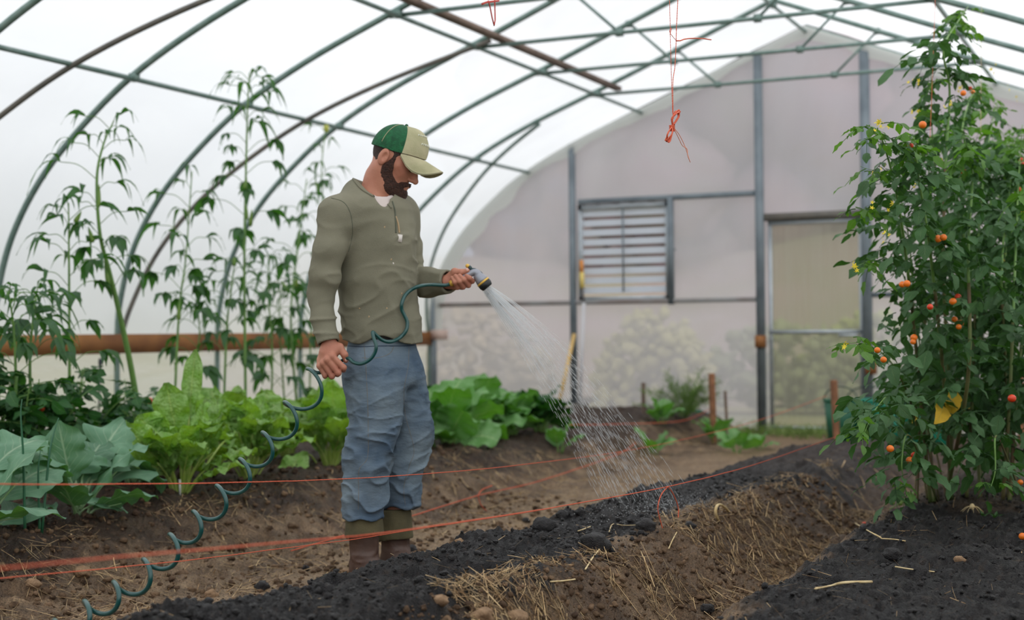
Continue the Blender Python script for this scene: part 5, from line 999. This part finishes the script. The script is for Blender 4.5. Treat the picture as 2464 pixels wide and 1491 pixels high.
V = np.array(V); V2 = V-[0, 0, .0035]; Fg = grid_faces(nu, nv_); W_ = np.array([fromH(q) for q in V]); W2 = np.array([fromH(q) for q in V2]); m.add(W_, Fg); k0 = m.n; m.add(W2, Fg[:, ::-1])
e_ = [(nv_-1)*nu+i for i in range(nu)]; m.F4.append(np.array([[e_[i], e_[i]+k0, e_[i+1]+k0, e_[i+1]] for i in range(nu-1)])); m.build('visor', m_capb, capt)
m = MB(); ball(m, fromH(cap_pt(0, PI/2-.01, .01)), .007, 2); m.build('button', m_capg, capt)
m_st = M('cap_lettering', srgb(232, 232, 214), .7)
for row, (el0, a0, a1) in enumerate(((.78, -.62, .55), (.50, -.50, .45))):
    m = MB(); n = 11
    for i in range(n):
        a = a0+(a1-a0)*i/(n-1); P4 = [fromH(cap_pt(a+da, el0+de, .012)) for da, de in ((-.02, -.035), (.0, .035), (.03, -.02), (.035, .03))]; tube(m, spline(P4, 6), .0011, 4, cap=False)
    m.build('lettering', m_st, capt)
m = MB(); tube(m, [fromH(cap_pt(-1.95, e, .004)) for e in np.linspace(.15, 1.5, 14)], .0012, 4); m.build('seam', m_capb, capt)
# ---- shirt
NECK0, NECK1 = Lc(893, 395, .0), Lc(912, 478, .045)
RA = [(808, 516, .11), (794, 600, .135), (781, 665, .14), (773, 710, .13), (777, 765, .15), (790, 822, .172)]; RAr = [.060, .056, .050, .044, .040, .040]
RAp = Lp(RA); LAp = Lp([(962, 512, -.12), (978, 600, -.15), (980, 672, -.165), (1030, 681, -.10), (1078, 677, -.035)]); LAr = [.066, .058, .055, .050, .045]
TR = [ring(462, 850, 950, .07), ring(480, 822, 975, .10), ring(505, 806, 990, .125), ring(540, 800, 998, .14), ring(600, 806, 1000, .145), ring(690, 816, 1001, .135), ring(780, 822, 1010, .132), ring(835, 826, 1017, .138)]
def folds(P):
    q = P*np.array([7., 7., 20.]); w1 = 1-np.abs(n3(q+n3(P, 5, 4)[:, None]*1.2, 1, 11))*2; q2 = np.stack([P[:, 0]*6+P[:, 2]*5, P[:, 1]*6, P[:, 2]*15-P[:, 0]*7], -1); w2 = 1-np.abs(n3(q2, 1, 12))*2
    return np.clip(w1, 0, 1)**2, np.clip(w2, 0, 1)**2
def torso_f(P):
    t = stack(P, TR, 2.5); t = smax(t, P[:, 2]-Lc(900, 462)[2], .05)
    y = smin(rc(P, Lc(878, 478, .01), RAp[0]+np.array([0, 0, .004]), .066, .056), rc(P, Lc(905, 482, -.01), LAp[0], .066, .062), .03); y = smin(y, rc(P, Lc(868, 470, .0), Lc(890, 500, .02), .066, .09), .04)
    t = smin(t, y, .06); return t
def shirt_core(P):
    t = torso_f(P); w1, w2 = folds(P); ar = smin(chain(P, RAp, RAr, .02), chain(P, LAp, LAr, .02), .01)
    low = np.clip((Lc(0, 480)[2]-P[:, 2])/.12, 0, 1); t = t-.008*w2*low-.003*w1*low
    ar = ar-.007*w1*np.clip((Lc(0, 560)[2]-P[:, 2])/.1, 0, 1)-.003*w2
    k_ = np.interp(P[:, 2], [Lc(0, 660)[2], Lc(0, 560)[2]], [.006, .035]); dv = smin(t, ar, k_); return dv
hemz = Lc(900, 822)[2]
def shirt_f(P):
    d = shirt_core(P); d = smax(d, -rc(P, NECK0, NECK1, .074, .056), .008); d = smax(d, -rc(P, Lc(905, 470, .06), Lc(943, 494, .14), .030, .016), .008)
    hem = hemz+.010*np.sin(P[:, 0]*34+1)+.016*np.exp(-((P[:, 0]-Lc(905, 0)[0])/.05)**2)*(P[:, 1] < 0)
    tor = P[:, 2]-hem; isarm = np.minimum(chain(P, RAp[2:], [q+.02 for q in RAr[2:]], .01), chain(P, LAp[2:], [q+.02 for q in LAr[2:]], .01)) < 0
    d = np.where(isarm, d, np.maximum(d, -tor))
    d = np.maximum(d, -smax(stack(P, [(z, cx, cy, hw-.012, hd-.012) for z, cx, cy, hw, hd in TR], 2.5), P[:, 2]-hemz-.05, .01)) if True else d
    # open cuffs
    for A, B, r_i in ((RAp[-2], RAp[-1], .034), (LAp[-2], LAp[-1], .036)):
        u = (B-A)/np.linalg.norm(B-A); e = (P-B)@u-.004; d = np.where(np.linalg.norm(P-B, axis=1) < .09, smax(d, e, .004), d); d = np.maximum(d, -rc(P, B-u*.012, B+u*.05, r_i, r_i))
    return d
def mat_shirt():
    m = M('henley_knit', srgb(138, 134, 116), .85, srgb(124, 121, 104), 5, spec=.2); t = m.node_tree; N = t.nodes; L = t.links
    tcn = N.new('ShaderNodeTexCoord'); wv = N.new('ShaderNodeTexVoronoi'); wv.inputs['Scale'].default_value = 520; L.new(tcn.outputs['Object'], wv.inputs[0]); nz = N.new('ShaderNodeTexNoise'); nz.inputs['Scale'].default_value = 14; nz.inputs['Detail'].default_value = 5; L.new(tcn.outputs['Object'], nz.inputs[0])
    ad = N.new('ShaderNodeMath'); ad.operation = 'MULTIPLY_ADD'; L.new(nz.outputs[0], ad.inputs[0]); ad.inputs[1].default_value = 3.2; L.new(wv.outputs[0], ad.inputs[2]); bp = N.new('ShaderNodeBump'); bp.inputs['Strength'].default_value = .4; bp.inputs['Distance'].default_value = .003; L.new(ad.outputs[0], bp.inputs['Height']); L.new(bp.outputs[0], N['Principled BSDF'].inputs['Normal']); return m
m_shirt = mat_shirt()
shirt = pbuild('henley_shirt', shirt_f, (-.34, -.32, .86), (.30, .34, 1.56), .0048, m_shirt)
def tee_f(P):
    d = torso_f(P)+.010; d = smax(d, -rc(P, NECK0, Lc(905, 468, .03), .070, .056), .006); d = smax(d, Lc(0, 600)[2]-P[:, 2], .01); return d
tee = pbuild('undershirt', tee_f, (-.25, -.25, 1.2), (.2, .25, 1.56), .006, M('white_cotton', srgb(214, 200, 196), .9))
def ribbon(pts, f, name, mat, par, r=.002, off=.001, flat=1., n=40, seg=5):
    Q = []
    for px, py in spline([(a, b, 0) for a, b in pts], n)[:, :2]:
        h_ = surf(px, py, f)
        if h_ is not None: Q.append(h_[0]-h_[1]*off)
    Q = np.array(Q); m = MB(); tube(m, Q, r, seg, flat=flat); return m.build(name, mat, par)
m_seam = M('shirt_seam', srgb(92, 96, 82), .9); m_tan = M('tan_thread', srgb(176, 150, 116), .8)
ribbon([(797, 476), (826, 486), (842, 510), (848, 545), (846, 575), (838, 605)], shirt_f, 'sleeve_seam', m_seam, shirt, .0018, .0)
ribbon([(944, 484), (950, 505), (952, 530), (953, 560)], shirt_f, 'placket_edge', m_seam, shirt, .003, .001)
ribbon([(952, 520), (958, 538), (961, 560)], shirt_f, 'placket_stitching', m_tan, shirt, .0035, .001)
ribbon([(850, 430), (868, 452), (892, 468), (915, 480), (935, 492), (942, 500)], shirt_f, 'neckband', m_shirt, shirt, .0045, .002)
m_tag = M('white_label', srgb(224, 216, 210), .8); h_ = surf(962, 573, shirt_f)
if h_: m = MB(); box(m, (0, 0, 0), (.018, .003, .028)); o = m.build('label', m_tag, shirt); o.location = h_[0]-h_[1]*.003; o.rotation_euler = (0, .12, -.15)
for (px, py) in ((925, 546), (941, 624), (946, 634), (966, 706), (931, 742), (888, 762), (865, 741)):
    h_ = surf(px, py, shirt_f)
    if h_ is not None: m = MB(); ball(m, (0, 0, 0), (.004, .0012, .005), 1); o = m.build('paint_fleck', m_tan if py != 634 else m_tag, shirt); o.location = h_[0]
# ---- jeans
JR = [ring(815, 840, 996, .115), ring(840, 837, 1000, .12), ring(880, 834, 1003, .13), ring(925, 834, 1010, .135)]
RL = [(895, 900, .05), (902, 955, .06), (903, 1005, .065), (896, 1055, .07), (885, 1100, .07), (879, 1150, .065), (876, 1195, .06), (876, 1238, .06)]; RLr = [.104, .099, .088, .080, .078, .074, .071, .070]
LL_ = [(962, 900, -.05), (976, 960, -.065), (988, 1010, -.07), (990, 1050, -.07), (979, 1100, -.075), (968, 1150, -.08), (962, 1190, -.085), (961, 1226, -.09)]; LLr = [.088, .080, .072, .070, .066, .062, .063, .064]
RLp, LLp = Lp(RL), Lp(LL_)
def jeans_core(P):
    w1, w2 = folds(P*1.15); pel = stack(P, JR, 2.4); pel = smax(pel, Lc(0, 935)[2]-P[:, 2], .04); zk = Lc(0, 1090)[2]
    amp = .004+.010*np.exp(-((P[:, 2]-zk)/.11)**2)+.010*np.exp(-((P[:, 2]-Lc(0, 1215)[2])/.07)**2)
    a = chain(P, RLp, RLr, .03)-amp*w1-.005*w2; b = chain(P, LLp, LLr, .03)-amp*w1-.005*w2; d = smin(smin(a, pel, .05), smin(b, pel, .05), .01)
    return d
def jeans_f(P):
    d = jeans_core(P); d = np.maximum(d, P[:, 2]-Lc(0, 812)[2]); zr = Lc(875, 1240)[2]; wv = .008*np.sin(P[:, 0]*60)+.006*np.sin(P[:, 1]*50)
    inr = rc(P, RLp[-2], RLp[-1], .2, .2) < rc(P, LLp[-2], LLp[-1], .2, .2); cut = np.where(inr, zr+wv, Lc(960, 1228)[2]+wv); d = np.maximum(d, cut-P[:, 2])
    for p, r in ((RLp, .058), (LLp, .052)): d = np.maximum(d, -rc(P, p[-1]-np.array([0, 0, .1]), p[-1]+np.array([0, 0, .01]), r, r))
    # rolled hem welt
    th2 = np.abs(P[:, 2]-cut-.006); return np.where(th2 < .011, d-.004*(1-th2/.011), d)
def mat_denim():
    m = M('faded_denim', srgb(78, 96, 116), .85, srgb(124, 138, 148), 5, spec=.2, det=4); t = m.node_tree; N = t.nodes; L = t.links
    tcn = N.new('ShaderNodeTexCoord'); nz = N.new('ShaderNodeTexNoise'); nz.inputs['Scale'].default_value = 26; nz.inputs['Detail'].default_value = 6; mp = N.new('ShaderNodeMapping'); mp.inputs['Scale'].default_value = (1, 1, 2); L.new(tcn.outputs['Object'], mp.inputs[0]); L.new(mp.outputs[0], nz.inputs[0])
    bp = N.new('ShaderNodeBump'); bp.inputs['Strength'].default_value = .55; bp.inputs['Distance'].default_value = .01; L.new(nz.outputs[0], bp.inputs['Height']); L.new(bp.outputs[0], N['Principled BSDF'].inputs['Normal']); return m
m_denim = mat_denim(); jeans = pbuild('jeans', jeans_f, (-.25, -.25, .20), (.26, .25, 1.0), .0046, m_denim)
m_gold = M('denim_thread', srgb(118, 112, 104), .8); m_dseam = M('denim_seam', srgb(48, 64, 86), .85)
ribbon([(876, 830), (880, 880), (884, 950), (886, 1030), (884, 1100), (864, 1130), (863, 1180), (862, 1225)], jeans_f, 'side_seam', m_gold, jeans, .0012, .0, n=80)
ribbon([(872, 860), (890, 862), (920, 858), (940, 848), (948, 832)], jeans_f, 'pocket_seam', m_gold, jeans, .0012, .0)
ribbon([(984, 835), (982, 880), (972, 940), (976, 1000), (996, 1080), (985, 1120), (972, 1170), (975, 1215)], jeans_f, 'far_seam', m_gold, jeans, .0011, .0, n=80)
ribbon([(838, 832), (870, 834), (920, 832), (970, 832), (998, 830)], jeans_f, 'waistband_edge', m_dseam, jeans, .002, .0)
def belt_f(P): return np.maximum(np.maximum(jeans_core(P)-.004, P[:, 2]-Lc(0, 812)[2]-.003), Lc(0, 826)[2]-P[:, 2])
pbuild('belt', belt_f, (-.25, -.25, .85), (.26, .25, 1.0), .006, M('dark_belt', srgb(46, 40, 38), .6))
# ---- boots
Fd = np.array([.70, -.71, 0]); m_olive = M('olive_canvas', srgb(96, 88, 62), .9, srgb(80, 74, 52), 12, bump=.2); m_boot = M('brown_rubber', srgb(92, 68, 58), .5, srgb(74, 54, 46), 10, bump=.2)
for (cx, cy, d, lab) in ((876, 1240, .055, 'near'), (948, 1240, -.095, 'far')):
    top_ = Lc(cx, 1235, d); an = top_.copy(); an[2] = .075; an[0] += .004
    bt = thing('boot', None, None, (0, 0, 0)); bt.parent = person
    def bf(P, top_=top_, an=an):
        w1, w2 = folds(P*1.4); s = rc(P, top_-np.array([0, 0, .05]), an+np.array([0, 0, .04]), .054, .050)-.008*w1; ft = smin(rc(P, an+np.array([0, 0, -.01])-Fd*.02, an+Fd*.10+np.array([0, 0, -.015]), .046, .042), rc(P, an+Fd*.10+np.array([0, 0, -.02]), an+Fd*.185+np.array([0, 0, -.03]), .043, .038), .03)
        return smax(smin(s, ft, .05), .006-P[:, 2], .006)
    pbuild('boot_foot', bf, an-[.14, .26, .09], an+[.24, .14, .28], .006, m_boot, bt)
    def cf(P, top_=top_):
        zt, zb = top_[2]+.02, top_[2]-(.080 if cx < 900 else .100); t = (zt-P[:, 2])/(zt-zb); r = .064+.010*np.clip(t, 0, 1); q = np.hypot(P[:, 0]-top_[0], P[:, 1]-top_[1])-r-.002*n3(P, 30, 3)
        slant = zb+.010*np.sin((P[:, 0]-top_[0])*22+1); q = np.maximum(q, P[:, 2]-zt); q = np.maximum(q, slant-P[:, 2]); return np.maximum(q, -np.maximum(np.hypot(P[:, 0]-top_[0], P[:, 1]-top_[1])-r+.007, P[:, 2]-zb-.03))
    pbuild('boot_cuff', cf, top_-[.09, .09, .14], top_+[.09, .09, .04], .005, m_olive, bt)
    def so(P, an=an):
        s = smin(rc(P*[1, 1, 0], (an-Fd*.02)*[1, 1, 0], (an+Fd*.09)*[1, 1, 0], .050, .044), rc(P*[1, 1, 0], (an+Fd*.09)*[1, 1, 0], (an+Fd*.185)*[1, 1, 0], .045, .041), .03); return np.maximum(np.maximum(s, P[:, 2]-.022), -P[:, 2]-.004)
    pbuild('boot_sole', so, an-[.14, .26, .09], an+[.24, .14, -.03], .006, M('boot_sole', srgb(50, 42, 36), .8) if cx < 900 else bpy.data.materials['boot_sole'], bt)
# ---- nozzle
NZ = at(1140, 665, D0); nz_t = thing('hose_nozzle', 'silver and black pistol spray nozzle in the man\'s far hand', 'nozzle', NZ)
def nzp(px, py, d=0.): return at(px, py, D0-d)-NZ
m_sil = M('silver_grey', srgb(150, 152, 162), .35, metal=.3); m_blk = M('black_rubber', srgb(26, 30, 32), .4); m_yel = M('brass_yellow', srgb(222, 178, 78), .4, metal=.2); m_dkt = M('dark_teal_plastic', srgb(30, 58, 62), .45)
m = MB(); tube(m, spline([nzp(1090, 682), nzp(1105, 675), nzp(1122, 664), nzp(1136, 656), nzp(1146, 656), nzp(1152, 664)], 26), np.interp(np.linspace(0, 1, 26), [0, .3, .7, 1], [.012, .013, .014, .017]), 14); m.build('handle', m_sil, nz_t)
axn = nrm(nzp(1170, 690)-nzp(1150, 666)); A0 = nzp(1149, 662)
m = MB(); tube(m, [A0+axn*t for t in (-.006, .004, .012, .022, .030)], [.016, .019, .021, .0235, .0245], 20); m.build('bell', m_sil, nz_t)
m = MB(); tube(m, [A0+axn*t for t in (.029, .031, .035, .037)], [.0245, .0262, .0262, .0245], 24); m.build('ring', m_yel, nz_t)
m = MB(); tube(m, [A0+axn*t for t in (.036, .038, .048, .057, .060)], [.0240, .0262, .0258, .0225, .019], 24); m.build('spray_head', m_blk, nz_t)
m = MB(); tube(m, spline([nzp(1130, 650, .0), nzp(1138, 648, .0), nzp(1152, 652, 0), nzp(1164, 664, 0)], 10), [.006]*5+[.005]*5, 8); m.build('top_rib', m_dkt, nz_t)
m = MB(); tube(m, [nzp(1134, 652), nzp(1131, 644), nzp(1128, 640)], [.007, .008, .006], 10); m.build('lever', m_dkt, nz_t); m = MB(); ball(m, nzp(1125, 639.5), .0085, 2, .08); m.build('thumb_knob', m_yel, nz_t)
m = MB(); tube(m, [nzp(1082, 683), nzp(1087, 681), nzp(1092, 680)], [.0095, .012, .011], 12); m.build('brass_coupling', m_yel, nz_t)
# ---- hose
def fr(px, py, d): return at(px, py, D0-d)
front = [fr(1084, 683, .0), fr(1070, 686, .01), fr(1040, 685, .03), fr(1010, 688, .09)]
for (px, py) in ((988, 698), (974, 712), (967, 730), (967, 745), (973, 758), (980, 775), (977, 795), (962, 812), (940, 822), (920, 818), (905, 806)):
    h_ = surf(px, py, shirt_f); d = (D0-np.dot(L2W(h_[0])-CP, f_)) if h_ is not None else .12; front.append(fr(px, py, {940: .175, 920: .19, 905: .205}.get(px, min(max(d, .08), .165)+.016)))
front += [fr(897, 799, .215), fr(899, 812, .225), fr(905, 832, .235), fr(901, 850, .232), (fr(888, 866, .228)), fr(868, 875, .22), fr(850, 871, .205), fr(838, 862, .19), fr(822, 868, .165), fr(800, 884, .158), fr(780, 894, .160), fr(762, 896, .165), fr(748, 889, .17)]
cus = [(740, 887), (684, 967), (631, 1040), (577, 1104), (521, 1168), (465, 1230), (408, 1285), (345, 1345), (273, 1400), (203, 1446), (130, 1492), (50, 1540)]
coil = []; nk = len(cus)-1; da = D0-.17; db = 3.75
for k in range(nk):
    a = np.array(cus[k], float); b = np.array(cus[k+1], float); adv = b-a; Ls = np.linalg.norm(adv); e = adv/Ls; nn_ = np.array([-e[1], e[0]]); nn_ = nn_ if nn_[0] > 0 else -nn_
    for i in range(26):
        t = i/26; p = a+adv*t-e*(.205*Ls)*math.sin(2*PI*t)*1.0+nn_*(.345*Ls)*(1-math.cos(2*PI*t))
        kk = (k+t)/9.0; dep = da+(db-da)*min(kk, 1.25)-.042*math.sin(2*PI*t); coil.append(at(p[0], p[1], dep))
end = at(*cus[-1], da+(db-da)*1.25); tailp = [end]
for px, py in ((-40, 1600), (-160, 1680)): q = onZ(px, py, .02); q[2] = gh(q[0], q[1])+.012; tailp.append(q)
HPATH = np.array(front+[tuple(x) for x in coil]+[tuple(x) for x in tailp[1:]]); HS_ = spline(HPATH, 2600)
m = MB(); tube(m, HS_, .0068, 12); tag(m.build('coiled_hose', hose_m, loc=HS_[0]), 'dark green coiled hose from the nozzle past his waist to the lower left', 'hose')
# ---- water
SC.cycles.transparent_max_bounces = 24
m_wat = bpy.data.materials.new('water_droplets'); m_wat.use_nodes = True; t_ = m_wat.node_tree; b_ = t_.nodes['Principled BSDF']; b_.inputs['Base Color'].default_value = (.86, .88, .9, 1); b_.inputs['Roughness'].default_value = .15; b_.inputs['Specular IOR Level'].default_value = .8
tt_ = t_.nodes.new('ShaderNodeBsdfTransparent'); tl_ = t_.nodes.new('ShaderNodeBsdfTranslucent'); tl_.inputs[0].default_value = (.9, .92, .94, 1); m1 = t_.nodes.new('ShaderNodeMixShader'); m1.inputs[0].default_value = .5; m2_ = t_.nodes.new('ShaderNodeMixShader'); m2_.inputs[0].default_value = .62
t_.links.new(b_.outputs[0], m1.inputs[1]); t_.links.new(tl_.outputs[0], m1.inputs[2]); t_.links.new(m1.outputs[0], m2_.inputs[1]); t_.links.new(tt_.outputs[0], m2_.inputs[2]); t_.links.new(m2_.outputs[0], t_.nodes['Material Output'].inputs[0])
rg = np.random.default_rng(77); m = MB()
for i in range(110):
    u = rg.beta(1.3, 1.3); w_ = rg.uniform(-1, 1); p0 = np.array([1160+12*u+3*w_*0, 698-16*u, rg.uniform(-.018, .018)]); xe = 1440+215*u+rg.normal(0, 8); ye = 1172+30*u+rg.uniform(-10, 40); de = w_*.20
    p2 = np.array([xe, ye, de]); pc = np.array([(p0[0]+xe)/2+8, 930-105*u+rg.normal(0, 6), de*.45]); ts = np.linspace(0, 1, 70)[:, None]; Q = (1-ts)**2*p0+2*ts*(1-ts)*pc+ts**2*p2
    Wp = np.array([at(q[0], q[1], D0+.02+q[2]) for q in Q]); c_end = int(rg.uniform(14, 34)); c0 = int(rg.uniform(0, 3))
    if rg.uniform() < .8: tube(m, Wp[c0:c_end], np.linspace(.0011, .0007, c_end-c0), 5)
    j = c_end+1
    while j < 68:
        l = int(rg.integers(1, 4)); 
        if rg.uniform() < .62: a_ = Wp[j]+rg.normal(0, .008, 3); dd = Wp[min(69, j+l)]-Wp[j]; tube(m, [a_, a_+dd*.5, a_+dd*rg.uniform(.7, 1)], [.0004, .0008, .0003], 4)
        j += l+int(rg.integers(0, 2))
tag(m.build('water_spray', m_wat), 'fan of water jets falling from the nozzle onto the black bed', 'water', kind='stuff')
m = MB()
for i in range(900):
    px = 1590+rg.normal(0, 75); q = onZ(px, 1215+rg.normal(0, 12)-(px-1590)*.22, .25); x, y = q[0]+rg.normal(0, .05), q[1]+rg.normal(0, .12); z = gh(x, y)+abs(rg.normal(0, .03)); ball(m, (x, y, z), rg.uniform(.0008, .002), 1)
tag(m.build('water_splash', m_wat), 'fine splash of droplets where the spray meets the black bed', 'water', kind='stuff')
